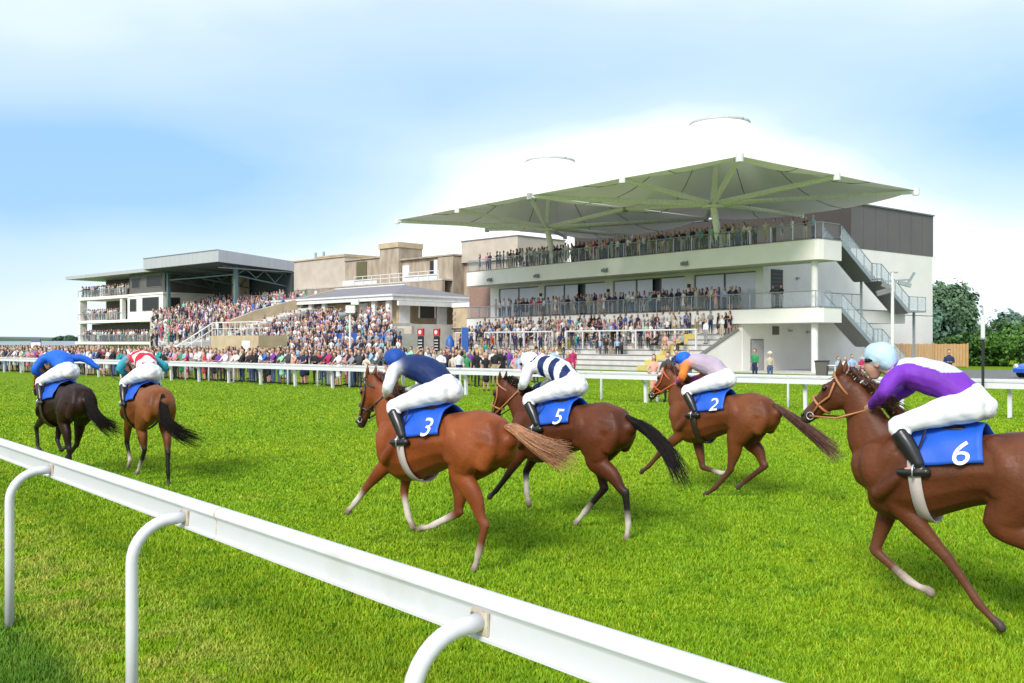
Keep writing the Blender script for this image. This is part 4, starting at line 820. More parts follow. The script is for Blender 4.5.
def trow(b, a0, a1, gap, p, seat=False):
    a = a0
    while a < a1:
        if random.random() < p:
            w = w1(a, b-(.25 if seat else 0), tstep(b)); spect(w.x, w.y, tstep(b)-(.08 if seat else 0), FA1+random.uniform(-.6, .6), 'concrete terrace steps', seat=seat, kind=random.randrange(2) if seat else None)
        a += gap*random.uniform(.7, 1.4)
trow(-.1, 9.3, 40, .55, .92); trow(-1.0, 14, 40.5, .55, .92); trow(-1.9, 15, 40.5, .65, .9); trow(-2.6, 14.5, 40.5, .8, .8); trow(-3.7, 20, 40, 1.1, .7); trow(-4.4, 23, 40.5, 1.2, .7, True); trow(-3.6, 17, 20, .6, .9, True); trow(-5.2, 28, 40.5, 1.1, .7); trow(-2.7, 11.5, 14.5, .7, .8, True)
for a, b, tp, bt, kd in ((10.2, -1.8, 'white', 'grey', 0), (9.4, -.9, 'white', 'beige', 1), (9.3, -.1, 'black', 'navy', 1), (13.6, -.1, 'blue', 'navy', 0), (8.98, .2, 'lilac', 'khaki', 0)):
    w = w1(a, b, tstep(b)); spect(w.x, w.y, w.z, FA1, 'terrace top by the sloping parapet', kind=kd, top=tp, bot=bt, must=True)
# people along the far rail in the middle (photo: px, distance)
def at(px, Z, h=0): return (px-512)/960*Z, Z, h
TOC = -math.pi/2
for px_, Z_, kd, tp, bt, hr, ex, fc, seat, z in (
    (654, 34.4, 6, 'salmon', 'salmon', 1, 'in sunglasses leaning on the barrier beside the man in the dark jacket', TOC-.2, 0, 0), (668, 34.2, 2, 'charcoal', 'black', 0, 'in a suit jacket leaning on the barrier beside the woman in sunglasses', TOC-.5, 0, 0),
    (676, 45, 1, 'navy', 'denim', 0, 'standing just behind the man in the suit jacket', TOC+.2, 0, 0), (688, 44, 1, 'mint', 'denim', 2, 'standing behind the rider with the orange sleeves', TOC, 0, 0),
    (755, 52, 0, 'green', 'navy', 1, 'standing alone in front of the grey ground-floor door', TOC-.9, 0, 0), (949, 47, 1, 'navy', 'denim', 0, 'standing in front of the timber board fence', TOC-.3, 0, 0),
    (486, 42, 8, 'black', 'black', 2, 'in a patterned skirt standing at the barrier left of the striped rider', TOC+.3, 0, 0), (516, 42, 6, 'pink', 'grey', 1, 'leaning at the barrier just left of the striped rider', TOC, 0, 0), (520, 41.0, 7, 'sky_blue', 'sky_blue', 2, 'beside the woman in pink at the barrier', TOC, 0, 0),
    (441, 46, 1, 'white', 'denim', 0, 'standing on the grass above the second rider', TOC, 0, 0), (459, 46, 0, 'white', 'navy', 1, 'beside the closed blue parasol', TOC+.5, 0, 0), (470, 52, 0, 'purple', 'black', 1, 'beside the closed blue parasol', TOC, 0, 0), (477, 46, 5, 'black', 'black', 2, 'right of the closed blue parasol', TOC+.6, 0, 0),
    (568, 44, 6, 'crimson', 'black', 2, 'leaning at the barrier behind the striped rider', TOC, 0, 0), (573, 60, 0, 'crimson', 'crimson', 0, 'standing at the foot of the terrace by the yellow aisle', TOC, 0, 0)):
    x, y, _ = at(px_, Z_); spect(x, y, z, fc, 'far rail', kind=kd, top=tp, bot=bt, hair=hr, skin=0, must=True, extra=ex, sc=1.0)
for i in range(60):
    px_ = random.uniform(425, 560); Z_ = random.uniform(46, 72); x, y, _ = at(px_, Z_); spect(x, y, 0, TOC+random.uniform(-.9, .9), 'grass at the foot of the terrace')
x, y, _ = at(770, 50); spect(x, y, 0, TOC, 'far rail', kind=0, top='beige', bot='denim', hat=True, must=True, extra='in a pale hat right of the person in green', sc=.9)
# people sitting under the outside staircase
for i, (px_, Z_, tp) in enumerate(((838, 56, 'sky_blue'), (845, 57, 'white'), (852, 58, 'sky_blue'), (862, 56, 'crimson'), (868, 57, 'navy'))):
    x, y, _ = at(px_, Z_); spect(x, y, .02, TOC+random.uniform(-1, 1), 'sitting group under the staircase', kind=i % 2, top=tp, bot='navy', seat=True, must=True)
# the lawn crowd behind the barrier (left half)
Pc = crom(np.array(RP), 8)
def lawn():
    for side_off, gap, pr in ((1.62, .52, .95), (2.3, .65, .8)):
        s = 22.
        while s < 190:
            p, d = path_at(Pc, s); n = np.array([d[1], -d[0]]); q = p+n*(side_off+random.uniform(-.1, .2)); px = 512+960*q[0]/q[1]
            if -60 < px < 438 and random.random() < (pr if px < 400 else pr*.6): spect(q[0], q[1], 0, math.atan2(-n[1], -n[0])+random.uniform(-.5, .5), 'front of the barrier crowd', kind=random.choice((2, 2, 6, 6, 1, 3, 8)))
            s += gap*random.uniform(.7, 1.4)
    k = 0
    while k < 560:
        s = random.uniform(20, 165); p, d = path_at(Pc, s); n = np.array([d[1], -d[0]]); o = 2.6+random.random()**.8*26; q = p+n*o; px = 512+960*q[0]/q[1]
        if px > 432 or px < -50: k += .2; continue
        if px > 395 and random.random() < .5: continue
        if q[1] > 98 and px > 100: continue
        spect(q[0], q[1], 0, math.atan2(-n[1], -n[0])+random.uniform(-1, 1), 'lawn crowd behind the far rail'); k += 1
lawn()
for i in range(900):      # covered stand
    b = random.uniform(-21.5, 9.8); a = random.uniform(-11.7, 16.6); j = int((b+22)/.9)
    if (-a > 9.0 and b > -5.4) or a > amax(b)-.4: continue
    w = w2(a, b, bank_h(-22+j*.9)+.05); spect(w.x, w.y, w.z, FA2+random.uniform(-.5, .5), 'steps of the covered stand')
for i in range(640):      # pavilion terrace
    b = random.uniform(-16.8, -1.2); a = random.uniform(pav_lim(b)[0]+.3, pav_lim(b)[1]-.3); w = w3(a, b, pav_h(b)); spect(w.x, w.y, w.z, FA3+random.uniform(-.6, .6), 'terrace in front of the pavilion')
for z, x0, x1, pl in ((9.29, -26.8, -11, 'top balcony'), (5.61, -26.8, -13, 'middle balcony'), (2.3, -26.8, -.8, 'lowest balcony')):
    for yy, gp_ in ((.5, .6), (1.15, .8)):
        x = x0
        while x < x1:
            w = w2(19.5-x, 3.0+yy, z); spect(w.x, w.y, w.z, FA2+random.uniform(-.5, .5), pl+' of the three storey building'); x += gp_*random.uniform(.7, 1.4)
for x in np.arange(-.2, 1, .6):
    w = w3(-5+4*x, 14.5, 10.1); spect(w.x, w.y, w.z, FA3, 'roof terrace of the old stone building', top='black')
# pick the ones that show largest as individuals, the rest of the packed crowd as one mass
cand = sorted(PEOPLE, key=lambda d: (not d['must'], d['p'][1] + (25 if 'second row' in d['place'] or 'back of' in d['place'] else 0) + (12 if 'lawn' in d['place'] else 0)))
IND = [d for d in cand if abs(d['p'][0]/d['p'][1]) < .55][:296]; ids = set(map(id, IND)); REST = [d for d in PEOPLE if id(d) not in ids]
ORD = lambda n: str(n)+('th' if 10 <= n % 100 <= 20 else {1: 'st', 2: 'nd', 3: 'rd'}.get(n % 10, 'th'))
bypl = {}
for d in IND: bypl.setdefault(d['place'], []).append(d)
ACT = dict(down='with arms at the sides', fold='with folded arms', lean='leaning forward', phone='holding up a phone', drink='holding a drink', hip='with one hand on the hip')
for pl, ds_ in bypl.items():
    ds_.sort(key=lambda d: d['p'][0]/d['p'][1])
    for n, d in enumerate(ds_):
        me, sx, ps, dr_ = TS[d['kind'] % 2] if d['seat'] else (TH[d['kind'] % 2] if d['hat'] else TM[d['kind']])
        o = bpy.data.objects.new('person', me); COL.objects.link(o); o.location = d['p']; o.rotation_euler = (0, 0, d['f']); s = d['sc']*(.95 if sx == 'woman' else 1.0); o.scale = (s, s, s)
        ms = [SK[d['skin']], CM[d['top']], CM[d['bot']], HR[d['hair']][1], CM['black'], CM['cream']]
        for i, q in enumerate(ms): o.material_slots[i].link = 'OBJECT'; o.material_slots[i].material = q
        wear = 'a '+NAME[d['top']]+' dress' if dr_ else 'a '+NAME[d['top']]+' top and '+NAME[d['bot']]+(' trousers')
        wear = wear.replace('a orange', 'an orange')
        nth = ', '+ORD(n+1)+' from the left, '+pl; cut = 'a '+NAME[d['top']]+(' dress' if dr_ else ' top')
        if d['extra']: lab = 'person in '+NAME[d['top']]+' '+d['extra']
        else:
            lab = 'person in '+wear+nth
            if len(lab.split()) > 16: lab = 'person in '+cut+nth
            if len(lab.split()) > 16: lab = 'person in '+NAME[d['top']]+', '+ORD(n+1)+' from left, '+pl
            lab = lab.replace(' a orange', ' an orange')
        tag(o, lab, 'person', 'spectators on the balconies, terrace and rail')
def mass(name, L_):
    Vs = []; Fs = []; Ms = []; off = 0; pals = [('skin', i) for i in range(3)]+[('c', k) for k in PAL]+[('hair', i) for i in range(4)]; ix = {p: i for i, p in enumerate(pals)}
    for d in L_:
        V, F, Lb = LOW[d['kind']]; c, s = math.cos(d['f']), math.sin(d['f']); k = d['sc']; X = V*k
        if d['seat']: X = X*np.array([1, 1, .72])
        Q = np.stack([X[:, 0]*c-X[:, 1]*s+d['p'][0], X[:, 0]*s+X[:, 1]*c+d['p'][1], X[:, 2]+d['p'][2]], 1)
        mp = np.array([ix[('skin', d['skin'])], ix[('c', d['top'])], ix[('c', d['bot'])], ix[('hair', d['hair'])], ix[('c', 'black')], ix[('c', 'cream')]])
        Vs.append(Q); Fs.append(F+off); Ms.append(mp[Lb]); off += len(V)
    mats = [SK[v] if t == 'skin' else CM[v] if t == 'c' else HR[v][1] for t, v in pals]
    o = npmesh(name, np.concatenate(Vs), np.concatenate(Fs), mats, fmat=np.concatenate(Ms), smooth=True)
    return tag(o, 'densely packed colourful race day crowd filling the left-hand stands, lawn and terraces', 'crowd', kind='stuff')
mass('crowd', REST)
for i, (px_, nm) in enumerate(((822, 'dark'), (829, 'white'))):
    x, y, _ = at(px_, 54)
    e = empty('wheelie_bin' if i == 0 else 'folding_table', (x, y, 0), R(-30), 'dark grey bin standing against the column under the balcony' if i == 0 else 'small white table beside the dark grey bin', 'bin' if i == 0 else 'table')
    if i == 0: P('body', M['clad'], lambda b: b.add([(-.26, -.26, .08), (.26, -.26, .08), (.26, .26, .08), (-.26, .26, .08), (-.33, -.33, 1.05), (.33, -.33, 1.05), (.33, .33, 1.05), (-.33, .33, 1.05)], [(0,3,2,1),(4,5,6,7),(0,1,5,4),(1,2,6,5),(2,3,7,6),(3,0,4,7)]), e); P('lid', M['black'], lambda b: b.box(-.36, .36, -.36, .36, 1.051, 1.12), e); P('wheel', M['black'], lambda b: (b.tube([(-.2, .25, .1), (-.3, .25, .1)], .1, 12), b.tube([(.2, .25, .1), (.3, .25, .1)], .1, 12)), e)
    else:
        P('table_top', M['white'], lambda b: b.box(-.45, .45, -.3, .3, .82, .87), e)
        for sx in (-1, 1):
            for sy in (-1, 1): P('leg', M['white'], lambda b: b.bar((sx*.38, sy*.24, 0), (sx*.38, sy*.24, .82), .05, .05), e)
# ---------------------------------------------------------------- racehorses and jockeys (local x forward, y left, z up)
M['coat'] = mat('horse_coat', (1, 1, 1), .5, (.62, .56, .50), 3.0, vcol='coat', bump=.2, bscale=34, spec=.24)
M['hairblk'] = mat('black_horsehair', (.006, .005, .005), .7, (.016, .012, .010), 40, spec=.15)
M['leather'] = mat('dark_leather', (.03, .02, .015), .4)
M['clothblue'] = mat('blue_saddle_cloth', (.008, .10, .55), .6, (.006, .08, .48), 3, bump=.1, bscale=30)
M['numwhite'] = mat('white_number', (.8, .8, .82), .6)
M['girth'] = mat('pale_girth_webbing', (.52, .45, .42), .7)
M['boot'] = mat('black_boot', (.015, .015, .017), .3)
M['breech'] = mat('white_breeches', (.76, .76, .78), .7, (.70, .70, .73), 6, bump=.25, bscale=14)
M['skinj'] = mat('skin', (.55, .30, .22), .5)
M['silk'] = mat('silk', (1, 1, 1), .6, (.86, .86, .86), 5, vcol='coat', bump=.5, bscale=11, spec=.25)
M['eye'] = mat('horse_eye', (.01, .006, .005), .08)
SOCK = (.62, .56, .50); HOOF = (.07, .055, .045)
def lerp(a, b, t): return tuple(x*(1-t)+y*t for x, y in zip(a, b))
TORSO = [(-.98, 1.22, .09, .09), (-.90, 1.20, .20, .19), (-.72, 1.20, .265, .245), (-.50, 1.20, .270, .258), (-.25, 1.175, .255, .245), (.0, 1.13, .300, .262), (.20, 1.095, .345, .270), (.34, 1.10, .355, .240), (.48, 1.14, .29, .205), (.57, 1.14, .19, .15)]
def tsec(x, dz=0):
    for (x0, z0, h0, w0), (x1, z1, h1, w1_) in zip(TORSO[:-1], TORSO[1:]):
        if x <= x1: t = (x-x0)/(x1-x0); return z0+(z1-z0)*t+dz, h0+(h1-h0)*t, w0+(w1_-w0)*t
def horse(name, loc, th, legs, body, points, label, poll=(.90, 1.70), muz=(1.17, 1.26), tail=None, tailcol=None, socks=(1, 1, 1, 1), dz=0., number=None, bridle=None, girthm=None, maned=None, blaze=None, hd=0.):
    e = empty(name, (loc[0], loc[1], 0), R(90+th), label, 'horse', 'racehorses galloping past')
    dark = lerp(body, (.02, .012, .01), .25); Ls = []
    Ls.append(([(x, 0, z+dz, w, h, lerp(body, dark, .0)) for x, z, h, w in TORSO], (0, 1, 0)))
    Ls.append(([(-.22, 0, 1.33+dz, .07, .09, body), (.05, 0, 1.36+dz, .08, .10, body), (.28, 0, 1.41+dz, .075, .12, body), (.44, 0, 1.38+dz, .07, .12, body)], (0, 1, 0)))   # withers
    Ls.append(([(-.9, 0, 1.28+dz, .06, .08, body), (-.66, 0, 1.33+dz, .13, .15, body), (-.45, 0, 1.34+dz, .12, .12, body), (-.2, 0, 1.33+dz, .08, .09, body)], (0, 1, 0)))   # croup
    for s in (1, -1):   # muscle masses
        Ls.append(([(.20, s*.12, 1.42+dz, .05, .06, body), (.33, s*.165, 1.27+dz, .07, .085, body), (.41, s*.165, 1.10+dz, .07, .09, body)], (0, 1, 0)))
        Ls.append(([(.18, s*.19, 1.16+dz, .05, .09, body), (.32, s*.195, 1.04+dz, .065, .10, body), (.42, s*.17, .96+dz, .06, .08, body)], (1, 0, 0)))
        Ls.append(([(-.80, s*.09, 1.36+dz, .07, .07, body), (-.87, s*.13, 1.18+dz, .08, .09, body), (-.76, s*.16, 1.0+dz, .07, .10, body)], (0, 1, 0)))
        Ls.append(([(-.36, s*.13, 1.38+dz, .06, .07, body), (-.48, s*.205, 1.22+dz, .07, .10, body), (-.46, s*.20, 1.02+dz, .06, .11, body)], (0, 1, 0)))
    px, pz = poll; pz += dz
    nk = [(.36, 1.21+dz), (.50, 1.32+dz), (.40*.45+px*.55, 1.20*.40+pz*.60+dz*.4), (px-.06, pz-.09)]
    Ls.append(([(nk[0][0]-.08, 0, nk[0][1]-.02, .14, .21, body), (nk[1][0], 0, nk[1][1], .12, .215, body), (nk[2][0], 0, nk[2][1]-.03, .082, .145, body), (nk[3][0], 0, nk[3][1], .066, .105, body)], (0, 1, 0)))
    mx, mz = muz; mz += dz; P0 = np.array([px, pz]); D = np.array([mx-px, mz-pz]); Ln = np.linalg.norm(D); D = D/Ln; Nn = np.array([-D[1], D[0]]); Nn = Nn if Nn[1] > 0 else -Nn
    def hp_(t, n=0): q = P0+D*Ln*t+Nn*n; return q[0], q[1]
    fc = lerp(body, dark, .5); mzc = (.05, .035, .03)
    pts = [(.0, -.02, .062, .085), (.16, -.055, .082, .118), (.32, -.055, .085, .122), (.5, -.035, .064, .092), (.72, -.025, .047, .066), (.88, -.02, .048, .060), (.99, -.022, .040, .050)]
    Ls.append(([(hp_(t, n)[0], 0, hp_(t, n)[1], rs, ro, mzc if t > .85 else fc) for t, n, rs, ro in pts], (0, 1, 0)))
    q = hp_(.30, -.10); q2 = hp_(.12, -.10)
    for s in (1, -1):
        Ls.append(([(q[0], s*.045, q[1], .035, .075, fc), (q2[0], s*.045, q2[1], .03, .05, fc)], (0, 1, 0)))       # cheek
        ear = hp_(-.02, .04); Ls.append(([(ear[0], s*.042, ear[1], .026, .022, fc), (ear[0]-.02, s*.055, ear[1]+.055, .026, .016, fc), (ear[0]-.025, s*.06, ear[1]+.115, .008, .008, dark)], (1, 0, 0)))
        br = hp_(.27, .045); Ls.append(([(br[0], s*.062, br[1], .02, .025, fc), (hp_(.36, .035)[0], s*.060, hp_(.36, .035)[1], .018, .02, fc)], (0, 1, 0)))
    # legs: order near fore, far fore, near hind, far hind ; each (elbow|stifle, knee|hock, fetlock, toe)
    for i, (J, s, fore) in enumerate(zip(legs, (1, -1, 1, -1), (1, 1, 0, 0))):
        y = s*(.135 if fore else .145); (ax, az), (bx, bz), (cx2, cz), (hx, hz) = [(j[0], j[1]) for j in J]; az += dz; sk = socks[i]; up = lerp(body, points, .15); lo = points
        fsock = SOCK if sk >= 1 else lo; csock = SOCK if sk >= 2 else lo; hf = (.30, .24, .19) if sk >= 1 else HOOF
        m1 = ((ax+bx)/2, (az+bz)/2); m2 = ((bx+cx2)/2, (bz+cz)/2); ti = y*.62
        bw = np.array([ax-bx, az-bz]); bw = bw/np.linalg.norm(bw); back = np.array([-bw[1], bw[0]]); back = back if back[0] < 0 else -back   # rearward
        if fore:
            Ls.append(([(.44, s*.13, 1.30+dz, .065, .12, body), (.43, s*.15, 1.14+dz, .085, .145, body), (lerp((.44,), (ax,), .6)[0], s*.145, 1.00+dz*1, .08, .125, body), (ax, s*.135, az, .068, .088, body), (m1[0]+.1*(ax-bx), y*.92, m1[1]+.1*(az-bz), .060, .072, up), (lerp((m1[0],), (bx,), .6)[0], y*.85, m1[1]*.4+bz*.6, .043, .050, lerp(up, lo, .7)), (bx, ti*1.3, bz, .040, .046, lo)], (0, 1, 0)))
            Ls.append(([(bx, ti*1.3, bz, .038, .044, lo), (m2[0], ti*1.2, m2[1], .029, .035, csock if sk >= 2 else lo), (cx2, ti*1.2, cz, .032, .037, fsock)], (0, 1, 0)))
        else:
            Ls.append(([(-.66, s*.12, 1.26+dz, .125, .22, body), (-.60, s*.15, 1.10+dz, .135, .215, body), (ax*.8-.6*.2, s*.15, az+.05, .105, .155, body), (ax, y, az-.04, .085, .12, body), (m1[0]+back[0]*.02, y*.92, m1[1]+.02, .066, .092, up), (m1[0]*.35+bx*.65, y*.85, m1[1]*.35+bz*.65, .045, .056, lerp(up, lo, .5)), (bx, ti*1.3, bz, .040, .052, lo)], (0, 1, 0)))
            Ls.append(([(bx+back[0]*.03, ti*1.3, bz+.045, .022, .022, lo), (bx+back[0]*.035, ti*1.3, bz, .024, .03, lo)], (0, 1, 0)))   # point of hock
            Ls.append(([(bx, ti*1.3, bz, .036, .045, lo), (m2[0], ti*1.2, m2[1], .031, .038, csock), (cx2, ti*1.2, cz, .033, .038, fsock)], (0, 1, 0)))
        pa = ((cx2*.45+hx*.55), (cz*.45+hz*.55)); dd = vnorm(np.array([hx-cx2, hz-cz]))
        Ls.append(([(cx2, ti*1.2, cz, .030, .035, fsock), (pa[0], ti*1.2, pa[1], .025, .028, fsock), (hx, ti*1.2, hz+.012, .034, .036, hf), (hx+dd[0]*.028, ti*1.2, max(hz+dd[1]*.028, .022), .037, .036, hf)], (0, 1, 0)))
    b = organic('body', Ls, .0135, e, M['coat'], smooth=4)
    # eyes and nostrils
    for s in (1, -1):
        q = hp_(.31, .030); mb = MB(); mb.tube([(q[0]-.018, s*.072, q[1]+.006), (q[0], s*.079, q[1]), (q[0]+.018, s*.072, q[1]-.008)], [.006, .018, .006], 10); mb.build('eye', M['eye'], e, smooth=True)
        q = hp_(.94, .012); mb = MB(); mb.tube([(q[0]-.01, s*.043, q[1]+.01), (q[0], s*.047, q[1]), (q[0]+.008, s*.042, q[1]-.012)], [.004, .013, .005], 8); mb.build('nostril', M['eye'], e, smooth=True)
    # mane
    mm = maned or M['hairblk']; mb = MB(); crest = crom(np.array([(px-.01, pz+.05), (nk[2][0]-.10, nk[2][1]+.115), (nk[1][0]-.13, nk[1][1]+.20), (.34, 1.50+dz)]), 10)
    for k in range(420):
        t = random.random()*(len(crest)-1.01); i = int(t); c = crest[i]*(1-t+i)+crest[i+1]*(t-i); l = random.uniform(.08, .17); dy = random.uniform(-1, 1); w = random.uniform(.002, .0045)
        p0 = (c[0], dy*.02, c[1]-.03); p1 = (c[0]-l*.5, dy*.05, c[1]+random.uniform(.01, .05)); p2 = (c[0]-l*1.1, dy*.085, c[1]-random.uniform(-.01, .07))
        mb.tube([p0, p1, p2], [w, w, .001], 3)
    for k in range(14):
        q = hp_(.02+.2*random.random(), .06); mb.tube([(px-.01, random.uniform(-.02, .02), pz+.05), (q[0], random.uniform(-.04, .04), q[1]+.015)], [.008, .002], 3)
    mb.build('mane', mm, e)
    # tail
    tp = crom(np.array([(-.93, 0, 1.34+dz)]+list(tail)), 6); mb = MB(); nT = len(tp)
    prof = np.interp(np.linspace(0, 1, nT), [0, .12, .45, .8, 1], [.02, .04, .075, .13, .19])
    for k in range(650):
        a = random.uniform(0, 6.28); rr = math.sqrt(random.random()); end = 1-.5*random.random()**1.6; wob = random.uniform(0, 6.28); amp = random.uniform(0, .06); pts = []; ws = []; w = random.uniform(.002, .0055)
        for i in range(0, max(4, int(nT*end))):
            f = i/nT; pts.append((tp[i][0]+math.cos(wob+f*5)*amp*f*.6, tp[i][1]+prof[i]*rr*math.cos(a)+math.sin(wob+f*6)*amp*f*1.5, tp[i][2]+prof[i]*rr*math.sin(a)*.8+math.cos(wob+f*4)*amp*f*1.5)); ws.append(w*(1-.75*f/end))
        mb.tube(pts, ws, 3)
    mb.build('tail', tailcol or M['hairblk'], e)
    # saddle cloth, number, saddle, girth
    def surf(x, phi, o): z, h, w = tsec(x, dz); tz = .055*max(0, 1-abs(phi)/.9); o += .006*math.sin(x*23+phi*4)+.005*math.sin(phi*9-x*11); return (x, (w+o)*math.sin(phi), z+(h+o)*math.cos(phi)+tz)
    X = np.linspace(-.29, .20, 12); PH = np.linspace(-1.30, 1.30, 31); mb = MB(); n = len(PH)
    top = [surf(x-.07*abs(ph)**1.5*.5, ph, .034) for x in X for ph in PH]; bot = [surf(x-.07*abs(ph)**1.5*.5, ph, .024) for x in X for ph in PH]
    f = [(i*n+j, (i+1)*n+j, (i+1)*n+j+1, i*n+j+1) for i in range(len(X)-1) for j in range(n-1)]; k0 = len(top)
    edge = [i*n for i in range(len(X))]+[(len(X)-1)*n+j for j in range(1, n)]+[i*n+n-1 for i in range(len(X)-2, -1, -1)]+[j for j in range(n-2, 0, -1)]
    mb.add(top+bot, f+[tuple(q+k0 for q in g_[::-1]) for g_ in f]+[(edge[i], edge[(i+1) % len(edge)], edge[(i+1) % len(edge)]+k0, edge[i]+k0) for i in range(len(edge))])
    sc_ = mb.build('saddle_cloth', M['clothblue'], e, smooth=True)
    if number:
        cu = bpy.data.curves.new('number', 'FONT'); cu.body = number; cu.size = .27; cu.align_x = 'CENTER'; cu.align_y = 'CENTER'; cu.offset = .0; to = bpy.data.objects.new('n', cu); COL.objects.link(to)
        dg = bpy.context.evaluated_depsgraph_get(); dg.update(); tm = bpy.data.meshes.new_from_object(to.evaluated_get(dg)); bpy.data.objects.remove(to)
        import bmesh
        bm = bmesh.new(); bm.from_mesh(tm); bmesh.ops.triangulate(bm, faces=bm.faces); bmesh.ops.subdivide_edges(bm, edges=bm.edges, cuts=2); tv = [v.co.copy() for v in bm.verts]; tf = [tuple(v.index for v in f_.verts) for f_ in bm.faces]; bm.free()
        for s in (1, -1):
            mb = MB(); mb.add([surf(-.19-s*v.x, s*(1.08-v.y/.31), .040) for v in tv], tf); mb.build('number', M['numwhite'], sc_, fix=False)
    st = [(-.17, 0, 1.475+dz, .10, .025, 'a'), (-.05, 0, 1.47+dz, .12, .03, 'a'), (.12, 0, 1.50+dz, .11, .035, 'a'), (.20, 0, 1.53+dz, .06, .03, 'a')]
    organic('saddle', [(st, (0, 1, 0))], .014, e, {'a': M['leather']}, smooth=3)
    mb = MB(); z, h, w = tsec(.12, dz); lp = [(.12+.04*math.cos(t), (w+.018)*math.sin(t), z+(h+.018)*math.cos(t)) for t in np.linspace(1.2, 2*math.pi-1.2, 40)]
    for a, c in zip(lp[:-1], lp[1:]): mb.bar(a, c, .095, .012, up=vnorm(np.array([0, a[1], a[2]-z])) if True else None)
    mb2 = MB(); vs = []
    for q in lp: vs += [(q[0]-.045, q[1], q[2]), (q[0]+.045, q[1], q[2])]
    vo = [(q[0], z*0+q[1]*1.03, z+(q[2]-z)*1.03) for q in vs]; m_ = len(vs); fs = [(2*i, 2*i+1, 2*i+3, 2*i+2) for i in range(len(lp)-1)]
    mb2.add(vs+vo, [f_[::-1] for f_ in fs]+[tuple(q+m_ for q in f_) for f_ in fs]+[(2*i, 2*i+2, 2*i+2+m_, 2*i+m_) for i in range(len(lp)-1)]+[(2*i+1, 2*i+1+m_, 2*i+3+m_, 2*i+3) for i in range(len(lp)-1)])
    mb2.build('girth', girthm or M['leather'], e, smooth=True)
    # bridle and reins
    bm_ = bridle or M['leather']; br = empty('bridle', (0, 0, 0)); br.parent = e
    def loop(t, n, rs, ro, tilt=0):
        c = hp_(t, n); return [(c[0]+Nn[0]*ro*math.cos(a)+D[0]*tilt*math.cos(a), rs*math.sin(a), c[1]+Nn[1]*ro*math.cos(a)+D[1]*tilt*math.cos(a)) for a in np.linspace(0, 2*math.pi, 25)]
    P('noseband', bm_, lambda b: b.tube(loop(.60, -.03, .064, .088), .0115, 6, cap=False), br, smooth=True); P('headpiece', bm_, lambda b: b.tube(loop(.07, -.04, .086, .118, -.02), .011, 6, cap=False), br, smooth=True)
    for s in (1, -1):
        a0, a1, a2 = hp_(.10, .0), hp_(.55, -.03), hp_(.84, -.045)
        P('cheekpiece', bm_, lambda b: b.tube([(a0[0], s*.092, a0[1]), (hp_(.33, -.05)[0], s*.098, hp_(.33, -.05)[1]), (a1[0], s*.071, a1[1]), (a2[0], s*.058, a2[1])], .009, 6), br, smooth=True)
        P('bit_ring', M['steel'], lambda b: b.tube([(a2[0]+.03*math.cos(q), s*.064, a2[1]+.03*math.sin(q)) for q in np.linspace(0, 6.283, 17)], .005, 6, cap=False), br, smooth=True)
        P('rein', bm_, lambda b: b.tube([(a2[0], s*.066, a2[1]), (.78, s*.11, (a2[1]+1.56+dz)/2-.03), (.56, s*.07, 1.575+dz)], .0085, 6), br, smooth=True)
    return e
